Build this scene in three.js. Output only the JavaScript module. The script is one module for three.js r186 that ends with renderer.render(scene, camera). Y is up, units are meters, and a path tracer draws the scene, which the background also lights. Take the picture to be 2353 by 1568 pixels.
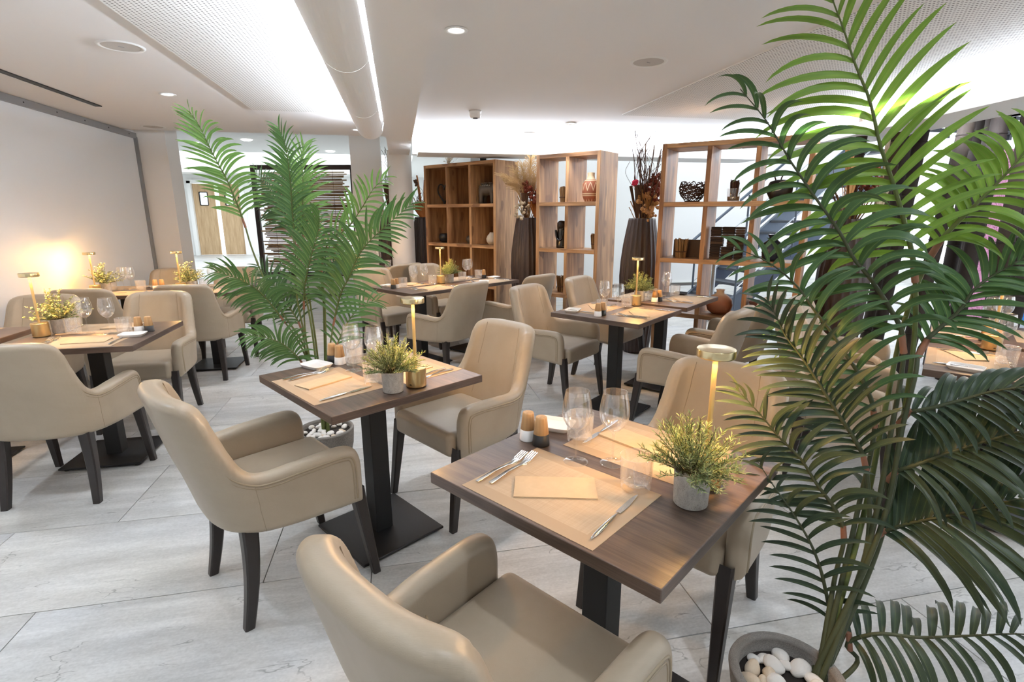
import * as THREE from 'three';
import { RoundedBoxGeometry } from 'three/addons/geometries/RoundedBoxGeometry.js';
import { mergeGeometries } from 'three/addons/utils/BufferGeometryUtils.js';
import { RectAreaLightUniformsLib } from 'three/addons/lights/RectAreaLightUniformsLib.js';

// ---------- camera, sky, exposure, large lights ----------
// room frame: x runs across the room, -z away along the left wall, y up, metres
const scene = new THREE.Scene();
const camera = new THREE.PerspectiveCamera(2 * Math.atan(784 / 1209.6) * 180 / Math.PI, 2353 / 1568, 0.05, 80);
camera.position.set(0, 1.4257, 0);
camera.rotation.set(-0.2374, -0.20634, -0.0013, 'YXZ');
const renderer = new THREE.WebGLRenderer({ antialias: true });
renderer.toneMapping = THREE.LinearToneMapping;
renderer.toneMappingExposure = 1.42;
renderer.shadowMap.enabled = true;
RectAreaLightUniformsLib.init();
scene.background = new THREE.Color(0.85, 0.93, 1.0).multiplyScalar(2.5);
const WARM = new THREE.Color(1.0, 0.53, 0.16), COOL = new THREE.Color(0.87, 0.965, 1.10), DAY = new THREE.Color(0.92, 0.97, 1.0);
function areaLight(x, y, z, w, h, dir, color, intensity) {
  const l = new THREE.RectAreaLight(color, intensity, w, h);
  l.position.set(x, y, z); l.lookAt(x + dir[0], y + dir[1], z + dir[2]); scene.add(l); l.name = 'area_light'; return l;
}
const CEIL = 2.30;

// ---------- helpers ----------
function rng(seed) { let a = seed >>> 0; return () => { a = (a + 0x6D2B79F5) | 0; let t = Math.imul(a ^ (a >>> 15), 1 | a); t = (t + Math.imul(t ^ (t >>> 7), 61 | t)) ^ t; return ((t ^ (t >>> 14)) >>> 0) / 4294967296; }; }
const used = {};
function numbered(n) { if (!(n in used)) { used[n] = 0; return n; } used[n]++; return n + '_' + String(used[n]).padStart(3, '0'); }
function tag(o, label, category, group, kind) { o.userData.label = label; o.userData.category = category; if (group) o.userData.group = group; if (kind) o.userData.kind = kind; return o; }
function thing(name, label, category, pos = [0, 0, 0], rot = 0, group) {
  const g = new THREE.Group(); g.name = numbered(name); g.position.set(...pos); g.rotation.y = rot; scene.add(g); return tag(g, label, category, group);
}
function sh(m) { m.castShadow = true; m.receiveShadow = true; return m; }
function part(parent, name, geo, mat) { const m = sh(new THREE.Mesh(geo, mat)); m.name = name; parent.add(m); return m; }
function solo(name, geo, mat, label, category, group) { const m = sh(new THREE.Mesh(geo, mat)); m.name = numbered(name); scene.add(m); return tag(m, label, category, group); }
function struct(name, geo, mat, label, category) { const m = sh(new THREE.Mesh(geo, mat)); m.name = name; scene.add(m); return tag(m, label, category, null, 'structure'); }
function copy(o, label, pos, rot, group) { const c = o.clone(); c.userData = { ...o.userData }; c.name = numbered(o.name.replace(/_\d{3}$/, '')); c.userData.label = label; if (group) c.userData.group = group; c.position.set(...pos); c.rotation.set(0, rot, 0); scene.add(c); return c; }
function box(w, h, d, x = 0, y = 0, z = 0) { const g = new THREE.BoxGeometry(w, h, d); boxUV(g); g.translate(x, y, z); return g; }
function rbox(w, h, d, r, x = 0, y = 0, z = 0, s = 3) { const g = new RoundedBoxGeometry(w, h, d, s, r); boxUV(g); g.translate(x, y, z); return g; }
function boxUV(g) {   // uv in metres, by the face's main direction
  const p = g.attributes.position, n = g.attributes.normal, uv = g.attributes.uv;
  for (let i = 0; i < p.count; i++) {
    const ax = Math.abs(n.getX(i)), ay = Math.abs(n.getY(i)), az = Math.abs(n.getZ(i));
    if (ay >= ax && ay >= az) uv.setXY(i, p.getX(i), p.getZ(i)); else if (ax > az) uv.setXY(i, p.getZ(i), p.getY(i)); else uv.setXY(i, p.getX(i), p.getY(i));
  }
  return g;
}
function shiftUV(g, u, v, swap = false) { const a = g.attributes.uv; for (let i = 0; i < a.count; i++) { const x = a.getX(i), y = a.getY(i); swap ? a.setXY(i, y + u, x + v) : a.setXY(i, x + u, y + v); } return g; }
function lathe(pts, seg = 32) { return new THREE.LatheGeometry(pts.map(p => new THREE.Vector2(p[0], p[1])), seg); }
function tube(pts, r, seg = 24, rad = 6, closed = false) { return new THREE.TubeGeometry(new THREE.CatmullRomCurve3(pts.map(p => new THREE.Vector3(...p)), closed), seg, r, rad, closed); }
function cyl(r0, r1, h, x = 0, y = 0, z = 0, seg = 24) { const g = new THREE.CylinderGeometry(r1, r0, h, seg); g.translate(x, y + h / 2, z); return g; }
function merge(list) { return mergeGeometries(list.map(g => { let q = g.index ? g.toNonIndexed() : g.clone(); for (const k of Object.keys(q.attributes)) if (!['position', 'normal', 'uv'].includes(k)) q.deleteAttribute(k); return q; })); }
function bar(a, b, r, seg = 8) { const A = new THREE.Vector3(...a), B = new THREE.Vector3(...b), d = B.clone().sub(A), L = d.length(); const g = new THREE.CylinderGeometry(r, r, L, seg); g.translate(0, L / 2, 0); g.applyQuaternion(new THREE.Quaternion().setFromUnitVectors(new THREE.Vector3(0, 1, 0), d.normalize())); g.translate(...a); return g; }
function beamBox(a, b, w, h) { const A = new THREE.Vector3(...a), B = new THREE.Vector3(...b), d = B.clone().sub(A), L = d.length(); const g = new THREE.BoxGeometry(L, h, w); boxUV(g); const m = new THREE.Matrix4(); const x = d.normalize(), up = Math.abs(x.y) > .95 ? new THREE.Vector3(0, 0, 1) : new THREE.Vector3(0, 1, 0), z = new THREE.Vector3().crossVectors(x, up).normalize(), y = new THREE.Vector3().crossVectors(z, x); m.makeBasis(x, y, z); m.setPosition(A.add(B).multiplyScalar(.5)); return g.applyMatrix4(m); }
// lofted rings: each ring [half width, half depth, height, corner power]
function ringLoft(rings, n = 48, capBottom = true, capTop = false) {
  const pos = [], idx = [];
  for (const [a, b, h, pw = 6] of rings) for (let i = 0; i < n; i++) { const t = i / n * Math.PI * 2, c = Math.cos(t), s = Math.sin(t), k = Math.pow(Math.pow(Math.abs(c), pw) + Math.pow(Math.abs(s), pw), -1 / pw); pos.push(a * c * k, h, b * s * k); }
  for (let r = 0; r + 1 < rings.length; r++) for (let i = 0; i < n; i++) { const j = (i + 1) % n, A = r * n + i, B = r * n + j, C = A + n, D = B + n; idx.push(A, C, B, B, C, D); }
  const cap = (r, up) => { const c = pos.length / 3; pos.push(0, rings[r][2], 0); for (let i = 0; i < n; i++) { const j = (i + 1) % n; up ? idx.push(c, r * n + j, r * n + i) : idx.push(c, r * n + i, r * n + j); } };
  if (capBottom) cap(0, false); if (capTop) cap(rings.length - 1, true);
  const g = new THREE.BufferGeometry(); g.setAttribute('position', new THREE.Float32BufferAttribute(pos, 3)); g.setIndex(idx); g.computeVertexNormals(); g.setAttribute('uv', new THREE.Float32BufferAttribute(new Float32Array(pos.length / 3 * 2), 2)); return g;
}
// periodic value noise
function latt(ix, iy, px, py, seed) { ix = ((ix % px) + px) % px; iy = ((iy % py) + py) % py; let h = Math.imul(ix + 131 * seed, 374761393) ^ Math.imul(iy + 17 * seed, 668265263); h = Math.imul(h ^ (h >>> 13), 1274126177); return ((h ^ (h >>> 16)) >>> 0) / 4294967296; }
function vn(x, y, px, py, seed) { const ix = Math.floor(x), iy = Math.floor(y), fx = x - ix, fy = y - iy, ux = fx * fx * (3 - 2 * fx), uy = fy * fy * (3 - 2 * fy); const a = latt(ix, iy, px, py, seed), b = latt(ix + 1, iy, px, py, seed), c = latt(ix, iy + 1, px, py, seed), d = latt(ix + 1, iy + 1, px, py, seed); return a + (b - a) * ux + (c - a) * uy + (a - b - c + d) * ux * uy; }
function fbm(u, v, px, py, oct, seed) { let s = 0, a = .5, n = 0; for (let o = 0; o < oct; o++) { s += a * vn(u * px, v * py, px, py, seed + o); n += a; a *= .5; px *= 2; py *= 2; } return s / n; }
function tex(w, h, fn, color = true, rep = [1, 1]) {
  const d = new Uint8Array(w * h * 4);
  for (let y = 0; y < h; y++) for (let x = 0; x < w; x++) { const c = fn(x / w, y / h), i = (y * w + x) * 4; if (typeof c === 'number') { d[i] = d[i + 1] = d[i + 2] = Math.max(0, Math.min(255, c * 255)); } else { d[i] = Math.max(0, Math.min(255, c[0])); d[i + 1] = Math.max(0, Math.min(255, c[1])); d[i + 2] = Math.max(0, Math.min(255, c[2])); } d[i + 3] = 255; }
  const t = new THREE.DataTexture(d, w, h); t.wrapS = t.wrapT = THREE.RepeatWrapping; t.magFilter = THREE.LinearFilter; t.minFilter = THREE.LinearMipmapLinearFilter; t.generateMipmaps = true; if (color) t.colorSpace = THREE.SRGBColorSpace; t.repeat.set(...rep); t.needsUpdate = true; return t;
}
const std = o => new THREE.MeshStandardMaterial(o), phys = o => new THREE.MeshPhysicalMaterial(o);
const mix = (a, b, t) => a.map((v, i) => v + (b[i] - v) * t);
const sst = (a, b, x) => { const t = Math.max(0, Math.min(1, (x - a) / (b - a))); return t * t * (3 - 2 * t); };

// ---------- materials ----------
const M = {};
M.paint = std({ color: 0xe9e7e3, roughness: .85 });
M.paintWall = std({ color: 0xe3e5e6, roughness: .55 });
M.ceilPaint = std({ color: 0xf0eeec, roughness: .9 });
M.white = std({ color: 0xf3f3f1, roughness: .8 });
M.perf = std({ roughness: .9, map: tex(256, 256, (u, v) => { const x = (u * 8) % 1 - .5, y = (v * 8) % 1 - .5; const r = Math.hypot(x * 1.1, y); const k = 1 - sst(.2, .3, r); return mix([236, 234, 230], [128, 124, 120], k); }, true, [1 / .16, 1 / .16]) });
const tileTex = tex(2048, 2048, (u, v) => {
  const w = fbm(u, v, 4, 8, 4, 3) - .5, vv = v + u * 0 + w * .02;
  const streak = fbm(u, vv, 6, 44, 4, 11), cloud = fbm(u, v, 5, 7, 4, 21), fine = fbm(u, v, 300, 420, 2, 31), fib = fbm(u, v, 60, 500, 2, 77);
  let g = 193 + (streak - .5) * 46 + (cloud - .5) * 34 + (fine - .5) * 18 + (fib - .5) * 14;
  const cr = Math.abs(fbm(u, vv, 9, 30, 5, 41) - .5), mask = sst(.56, .68, fbm(u, v, 14, 22, 3, 51)); g -= (1 - sst(0, .012, cr)) * 46 * mask;
  const warm = (fbm(u, v, 4, 6, 3, 61) - .5) * 10; return [g + 1 + warm * .5, g, g - 4 - warm];
}, true, [1 / 2.4, 1 / 2.4]);
const tileRough = tex(512, 512, (u, v) => .34 + .22 * fbm(u, v, 24, 60, 4, 5), false, [1 / 1.2, 1 / 1.2]);
M.tile = std({ map: tileTex, roughnessMap: tileRough, roughness: 1 });
M.grout = std({ color: 0x4c4742, roughness: .95 });
const walnut = tex(1024, 1024, (u, v) => { const w = fbm(u, v, 3, 6, 3, 7) - .5; const g = fbm(u, v + w * .03, 4, 60, 4, 13), f = fbm(u, v, 12, 320, 2, 23), b = fbm(u, v, 3, 10, 3, 33); const t = .5 + (g - .5) * 1.0 + (f - .5) * .6 + (b - .5) * .7; return mix([64, 52, 45], [104, 86, 74], t); }, true, [1 / .7, 1 / .7]);
M.walnut = std({ map: walnut, roughness: .37 });
const teak = tex(1024, 1024, (u, v) => { const w = fbm(u, v, 6, 2, 3, 8) - .5; const g = fbm(u + w * .06, v, 34, 2, 4, 14), f = fbm(u, v, 240, 8, 2, 24), b = fbm(u + w * .1, v, 7, 2, 3, 34); const kn = sst(.72, .8, fbm(u, v, 10, 5, 2, 44)); const t = .5 + (g - .5) * 1.2 + (f - .5) * .5 + (b - .5) * 1.1; return mix(mix([128, 90, 58], [204, 160, 114], t), [98, 66, 42], kn * .5); }, true, [1, 1]);
M.teak = std({ map: teak, roughness: .5, color: 0xffffff });
M.teakPale = std({ map: teak, roughness: .5, color: 0xfff4ea });
M.teakDeep = std({ map: teak, roughness: .42, color: 0xd8c0a6 });
const pale = tex(512, 512, (u, v) => { const g = fbm(u, v, 40, 3, 4, 9), f = fbm(u, v, 160, 6, 2, 19); return mix([178, 146, 108], [212, 184, 146], .5 + (g - .5) * 1.2 + (f - .5) * .6); });
M.doorWood = std({ map: pale, roughness: .6 });
M.millWood = std({ map: pale, roughness: .5, color: 0xfff0da });
const leatherBump = tex(256, 256, (u, v) => fbm(u, v, 40, 40, 3, 3), false, [1 / .06, 1 / .06]);
const leatherTone = tex(512, 512, (u, v) => { const t = fbm(u, v, 6, 6, 4, 71); return mix([158, 144, 124], [168, 154, 134], t); }, true, [1 / .5, 1 / .5]);
M.leather = phys({ map: leatherTone, roughness: .42, bumpMap: leatherBump, bumpScale: .00012, clearcoat: .12, clearcoatRoughness: .35 });
M.leatherSeam = std({ color: 0x877a66, roughness: .6 });
M.piping = std({ color: 0x95866e, roughness: .45 });
M.legWood = std({ color: 0x241d1a, roughness: .38 });
M.blackMetal = std({ color: 0x1b1a1a, roughness: .5, metalness: .3 });
M.blackPlastic = std({ color: 0x141313, roughness: .45 });
M.brass = phys({ color: 0xdcc08a, metalness: 1, roughness: .3, anisotropy: .5 });
M.brassStem = std({ color: 0xdcc08a, metalness: 1, roughness: .5 });
M.brassTop = phys({ color: 0xe4d2a6, metalness: 1, roughness: .2 });
M.lampGlow = std({ color: 0xffffff, emissive: new THREE.Color(1, .72, .36), emissiveIntensity: 14 });
M.steel = std({ color: 0xd8d8d8, metalness: 1, roughness: .16 });
M.chrome = std({ color: 0xc8ccd0, metalness: 1, roughness: .22 });
M.glass = phys({ color: 0xffffff, transmission: .99, thickness: 0, ior: 2.0, roughness: 0 });
M.crystal = phys({ color: 0xffffff, transmission: .93, thickness: 0, ior: 2.1, roughness: .05 });
M.pane = phys({ color: 0xffffff, transmission: 1, thickness: 0, ior: 1.5, roughness: 0 });
M.porcelain = phys({ color: 0xf4f4f2, roughness: .18, clearcoat: .5 });
M.matte = std({ color: 0xf1f0ee, roughness: .4 });
const conc = tex(512, 512, (u, v) => { const t = fbm(u, v, 8, 8, 5, 91), f = fbm(u, v, 120, 120, 2, 92), p = sst(.68, .74, fbm(u, v, 70, 70, 2, 93)); return mix(mix([150, 146, 140], [190, 186, 178], t + (f - .5) * .5), [120, 114, 106], p * .6); }, true, [4, 4]);
M.concrete = std({ map: conc, roughness: .9 });
const potTex = tex(512, 512, (u, v) => { const t = fbm(u, v, 6, 6, 4, 95), f = fbm(u, v, 160, 160, 2, 96); return mix([96, 92, 86], [148, 142, 134], .5 + (t - .5) * .5 + (f - .5) * 1.1); }, true, [3, 2]);
M.planter = std({ map: potTex, roughness: .9 });
M.soil = std({ color: 0x2a231e, roughness: 1 });
M.pebble = std({ color: 0xe9e5de, roughness: .55 });
M.pebbleWarm = std({ color: 0xd9c7ae, roughness: .55 });
const matTex = tex(512, 384, (u, v) => { const inside = u > .1 && u < .9 && v > .13 && v < .87; const a = fbm(u, v, 4, 190, 2, 81), b = fbm(u, v, 250, 4, 2, 82); const n = (a - .5) + (b - .5); return inside ? [178 + n * 12, 158 + n * 12, 133 + n * 12] : [168, 147, 122]; });
M.mat = std({ map: matTex, roughness: .8 });
const kraft = tex(256, 256, (u, v) => { const n = fbm(u, v, 60, 60, 3, 83) - .5; return [194 + n * 12, 171 + n * 12, 140 + n * 12]; });
M.kraft = std({ map: kraft, roughness: .8 });
M.whitePaper = std({ color: 0xefece8, roughness: .8 });

// ---------- structure: floor, walls, ceiling ----------
{
  // tiled floor: joints recessed between the tiles
  const floor = struct('floor', box(12.2, .2, 13.4, 2.0, -.107, -3.5), M.grout, 'pale stone tile floor in staggered long slabs', 'floor');
  const L = 1.2, Wd = .597, gap = .0035, variants = [];
  const r = rng(5);
  for (let k = 0; k < 8; k++) { const g = rbox(L - gap, .008, Wd - gap, .0012, 0, -.004, 0, 1); shiftUV(g, r() * 2.4, r() * 2.4); variants.push(g); }
  const cand = [], far = [];
  for (let row = -8; row < 14; row++) {
    const zc = -1.975 - row * Wd + Wd / 2, off = ((row % 2) + 2) % 2 === 0 ? -1.38 : -.6;
    for (let k = -4; k < 9; k++) { const xc = off + k * L + L / 2; if (xc > -4 && xc < 8 && zc < 3.1 && zc > -10.1) cand.push([xc, zc, Math.hypot(xc - .6, zc + 2.5) + (zc > .3 ? 20 : 0)]); }
  }
  cand.sort((p, q) => p[2] - q[2]);
  cand.forEach(([x, z], i) => { const g = variants[Math.floor(r() * 8)]; if (i < 290) part(floor, 'tile', g, M.tile).position.set(x, 0, z); else { const q = g.clone(); q.translate(x, 0, z); far.push(q); } });
  if (far.length) part(floor, 'far_tiles', merge(far), M.tile).userData.kind = 'stuff';
  part(floor, 'hall_floor', merge([box(19.6, .2, 11.3, .7, -.1, -15.85), box(5.0, .2, 3.2, -6.6, -.1, -8.6), box(2.6, .2, 13.3, 9.3, -.1, -3.55)]), M.tile);

  // left wall with its metal rail and end pier
  const wl = struct('wall_left', box(.14, 2.36, 9.9, -2.9, 1.15, -2.0), M.paintWall, 'smooth white wall panel along the left tables', 'wall');
  part(wl, 'ceiling_rail', box(.03, .055, 9.86, -2.815, CEIL - .03, -2.0), std({ color: 0x9a9b9c, roughness: .45, metalness: .6 }));
  const rs = []; for (let i = 0; i < 9; i++) rs.push(cyl(.006, .006, .004, 0, 0, 0, 10).rotateZ(Math.PI / 2).translate(-2.798, CEIL - .03, -3.4 - i * .42));
  part(wl, 'rail_screws', merge(rs), M.blackMetal);
  part(wl, 'end_strip', box(.03, 2.26, .03, -2.815, 1.13, -6.93), std({ color: 0x8f9193, roughness: .35, metalness: .7 }));
  struct('wall_pier', box(.42, 2.75, .35, -2.74, 1.37, -7.15), M.paint, 'white pier at the end of the left wall', 'pier');

  // dining room ceiling
  const c = struct('ceiling', box(8.6, .2, 9.6, 1.35, CEIL + .1, -1.6), M.ceilPaint, 'matte white dining room ceiling', 'ceiling');
  part(c, 'perforated_panel', shiftUV(box(1.05, .012, 7.4, -.65, CEIL - .003, -1.5), 0, 0), M.perf);
  part(c, 'perforated_panel', box(1.75, .012, 7.0, 2.9, CEIL - .003, -1.3), M.perf);
  const sl = thing('slot_diffuser', 'long black linear air slot in the ceiling beside the left wall', 'air vent', [-2.39, CEIL, -4.0]);
  part(sl, 'slot', box(.055, .012, 2.6, 0, -.002, 0), M.blackPlastic);
  part(sl, 'vane', box(.008, .016, 2.56, -.012, -.004, 0), M.steel);

  // beam and round column
  struct('beam', box(.26, .14, 10.3, .045, CEIL - .05, -2.55), M.ceilPaint, 'white ceiling beam running to the round column', 'beam');
  struct('column', cyl(.158, .158, 2.24, .045, 0, -7.55, 48), M.paint, 'round white column at the end of the ceiling beam', 'column');
  struct('pillar', box(.42, 2.8, .38, -.42, 1.4, -8.35), M.paint, 'square white pillar behind the round column', 'pillar');
  struct('bulkhead', merge([box(4.0, .5, .3, -1.9, CEIL + .255, -6.55)]), M.ceilPaint, 'white ceiling edge above the opening to the hall', 'bulkhead');

  // cove at the far edge of the ceiling: a lip that hides a light strip
  const cove = struct('trim_cove', merge([box(4.3, .03, .5, 2.4, 2.105, -6.5), box(4.3, .095, .05, 2.4, 2.137, -6.28)]), M.white, 'white light cove across the far edge of the ceiling', 'light cove');
  part(cove, 'light_strip', box(4.1, .012, .03, 2.35, 2.158, -6.5), std({ color: 0xffffff, emissive: COOL, emissiveIntensity: 6 }));
  areaLight(2.35, 2.172, -6.5, 4.1, .04, [0, 1, .35], COOL, 520);
  struct('wall_cove', box(4.4, 2.6, .12, 2.4, 3.42, -6.8), M.white, 'white wall above the light cove', 'wall');

  // right cove, slightly oblique
  const a = [3.34, 2.105, -1.0], b = [4.3, 2.105, -5.9], dx = b[0] - a[0], dz = b[2] - a[2], len = Math.hypot(dx, dz), ang = Math.atan2(-dz, dx);
  const rc = merge([box(len, .03, .46, 0, 0, .2), box(len, .095, .05, 0, .03, -.03)]); rc.rotateY(ang); rc.translate((a[0] + b[0]) / 2, 2.105, (a[2] + b[2]) / 2);
  const rcm = struct('trim_cove_right', rc, M.white, 'oblique white light cove beside the bamboo poles', 'light cove');
  const ls = box(len - .2, .012, .03, 0, .055, .16); ls.rotateY(ang); ls.translate((a[0] + b[0]) / 2, 2.105, (a[2] + b[2]) / 2);
  part(rcm, 'light_strip', ls, std({ color: 0xffffff, emissive: COOL, emissiveIntensity: 6 }));
  { const nx = Math.sin(ang), nz = Math.cos(ang); const l = areaLight((a[0] + b[0]) / 2 + nx * .16, 2.172, (a[2] + b[2]) / 2 + nz * .16, len - .2, .04, [0, 1, 0], COOL, 520);
    l.rotation.set(0, 0, 0); const q = new THREE.Quaternion().setFromAxisAngle(new THREE.Vector3(0, 1, 0), ang).multiply(new THREE.Quaternion().setFromAxisAngle(new THREE.Vector3(1, 0, 0), Math.PI / 2)); l.quaternion.copy(q); }

  // the bright hall and stair hall beyond the dining room, with roof lights open to the sky
  const ring = (x0, x1, z0, z1, hx0, hx1, hz0, hz1, y) => merge([box(x1 - x0, .2, z1 - hz1, (x0 + x1) / 2, y, (hz1 + z1) / 2), box(x1 - x0, .2, hz0 - z0, (x0 + x1) / 2, y, (z0 + hz0) / 2), box(hx0 - x0, .2, hz1 - hz0, (x0 + hx0) / 2, y, (hz0 + hz1) / 2), box(x1 - hx1, .2, hz1 - hz0, (hx1 + x1) / 2, y, (hz0 + hz1) / 2)]);
  const WF = -20.95;
  struct('wall_far', merge([box(1.8, 4.6, .2, -7.9, 2.3, WF), box(15.9, 4.6, .2, 2.65, 2.3, WF), box(1.7, 2.1, .2, -6.15, 3.55, WF)]), M.white, 'white end wall of the bright hall around the wooden doors', 'wall');
  struct('wall_hall', box(.2, 4.6, 14.2, -8.7, 2.3, -13.9), M.white, 'white side wall of the hall on the left', 'wall');
  struct('wall_hall_front', box(5.9, 4.6, .2, -5.8, 2.3, -6.9), M.white, 'white wall between hall and dining room, behind the left wall', 'wall');
  struct('ceiling_hall', ring(-8.8, 1.7, -21.05, -6.7, -7, .4, -19.6, -13.2, 2.85), M.white, 'white ceiling of the hall with its roof light', 'ceiling');
  struct('ceiling_stair', ring(1.5, 10.6, -21.05, -6.7, 4.2, 8.8, -9.9, -7.9, 4.5), M.white, 'white ceiling of the bright stair hall', 'ceiling');
  struct('wall_stair', box(8.9, 4.6, .2, 6.15, 2.3, -10.4), M.white, 'white wall behind the staircase', 'wall');
  struct('wall_partition', box(.2, 4.6, 9.6, 1.6, 2.3, -16.1), M.white, 'white wall between the hall and the stairs', 'wall');
  struct('wall_right_upper', merge([box(.2, 1.2, 14, 10.5, 3.9, -3.5), box(.2, .35, 14, 10.5, .17, -3.5)]), M.white, 'white wall around the glazing on the right', 'wall');
  struct('wall_right_far', box(.2, 4.6, 10.6, 10.5, 2.3, -15.8), M.white, 'white side wall of the stair hall', 'wall');
  struct('ceiling_right', ring(5.5, 10.6, -6.7, 3.2, 7.4, 9.8, -5.0, .5, 3.6), M.white, 'white ceiling beyond the bamboo poles', 'ceiling');
  struct('wall_upper', box(.14, 1.4, 9.8, 5.6, CEIL + .7, -1.8), M.white, 'white upstand above the dining ceiling edge', 'wall');
  struct('wall_step', box(5.1, 1.0, .14, 8.1, 4.0, -6.7), M.white, 'white upstand between two ceiling heights', 'wall');
  struct('wall_back', merge([box(13.6, .55, .2, 3.8, .275, 3.2), box(13.6, 1.7, .2, 3.8, 3.0, 3.2), box(8.45, 1.6, .2, 1.225, 1.35, 3.2), box(1.7, 1.6, .2, 9.75, 1.35, 3.2)]), M.paint, 'white wall with one wide window behind the camera', 'wall');
}

// ---------- armchair: upholstered shell meshed from a distance field ----------
function surfaceNet(sdf, lo, hi, cell) {
  const n = [0, 1, 2].map(i => Math.ceil((hi[i] - lo[i]) / cell) + 1), [nx, ny, nz] = n, F = new Float32Array(nx * ny * nz), id = (x, y, z) => x + nx * (y + ny * z);
  for (let z = 0; z < nz; z++) for (let y = 0; y < ny; y++) for (let x = 0; x < nx; x++) F[id(x, y, z)] = sdf(lo[0] + x * cell, lo[1] + y * cell, lo[2] + z * cell);
  const V = new Int32Array(nx * ny * nz).fill(-1), pos = [], idx = [];
  for (let z = 0; z < nz - 1; z++) for (let y = 0; y < ny - 1; y++) for (let x = 0; x < nx - 1; x++) {
    let sx = 0, sy = 0, sz = 0, c = 0; const v = []; let neg = 0;
    for (let k = 0; k < 8; k++) { const f = F[id(x + (k & 1), y + ((k >> 1) & 1), z + (k >> 2))]; v.push(f); if (f < 0) neg++; }
    if (neg === 0 || neg === 8) continue;
    for (let k = 0; k < 8; k++) for (let b = 0; b < 3; b++) { const j = k | (1 << b); if (j === k || (v[k] < 0) === (v[j] < 0)) continue; const t = v[k] / (v[k] - v[j]); sx += (k & 1) + (b === 0 ? t : 0); sy += ((k >> 1) & 1) + (b === 1 ? t : 0); sz += (k >> 2) + (b === 2 ? t : 0); c++; }
    V[id(x, y, z)] = pos.length / 3; pos.push(lo[0] + (x + sx / c) * cell, lo[1] + (y + sy / c) * cell, lo[2] + (z + sz / c) * cell);
  }
  const quad = (a, b, c, d, flip) => { if (a < 0 || b < 0 || c < 0 || d < 0) return; flip ? idx.push(a, c, b, a, d, c) : idx.push(a, b, c, a, c, d); };
  for (let z = 1; z < nz - 1; z++) for (let y = 1; y < ny - 1; y++) for (let x = 1; x < nx - 1; x++) {
    const f0 = F[id(x, y, z)] < 0;
    if (f0 !== F[id(x + 1, y, z)] < 0) quad(V[id(x, y - 1, z - 1)], V[id(x, y, z - 1)], V[id(x, y, z)], V[id(x, y - 1, z)], !f0);
    if (f0 !== F[id(x, y + 1, z)] < 0) quad(V[id(x - 1, y, z - 1)], V[id(x, y, z - 1)], V[id(x, y, z)], V[id(x - 1, y, z)], f0);
    if (f0 !== F[id(x, y, z + 1)] < 0) quad(V[id(x - 1, y - 1, z)], V[id(x, y - 1, z)], V[id(x, y, z)], V[id(x - 1, y, z)], !f0);
  }
  const e = cell * .6, nor = new Float32Array(pos.length), uv = new Float32Array(pos.length / 3 * 2);
  for (let i = 0; i < pos.length; i += 3) {
    for (let it = 0; it < 2; it++) {
      const [x, y, z] = [pos[i], pos[i + 1], pos[i + 2]]; let gx = sdf(x + e, y, z) - sdf(x - e, y, z), gy = sdf(x, y + e, z) - sdf(x, y - e, z), gz = sdf(x, y, z + e) - sdf(x, y, z - e); const l = Math.hypot(gx, gy, gz) || 1; gx /= l; gy /= l; gz /= l;
      nor[i] = gx; nor[i + 1] = gy; nor[i + 2] = gz;
      if (it === 0) { const d = Math.max(-cell, Math.min(cell, sdf(x, y, z))); pos[i] -= gx * d; pos[i + 1] -= gy * d; pos[i + 2] -= gz * d; }
    }
    uv[i / 3 * 2] = pos[i] + pos[i + 2] * .8; uv[i / 3 * 2 + 1] = pos[i + 1] + pos[i + 2] * .35;
  }
  const g = new THREE.BufferGeometry(); g.setAttribute('position', new THREE.Float32BufferAttribute(pos, 3)); g.setAttribute('normal', new THREE.BufferAttribute(nor, 3)); g.setAttribute('uv', new THREE.BufferAttribute(uv, 2)); g.setIndex(idx); return g;
}
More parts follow.
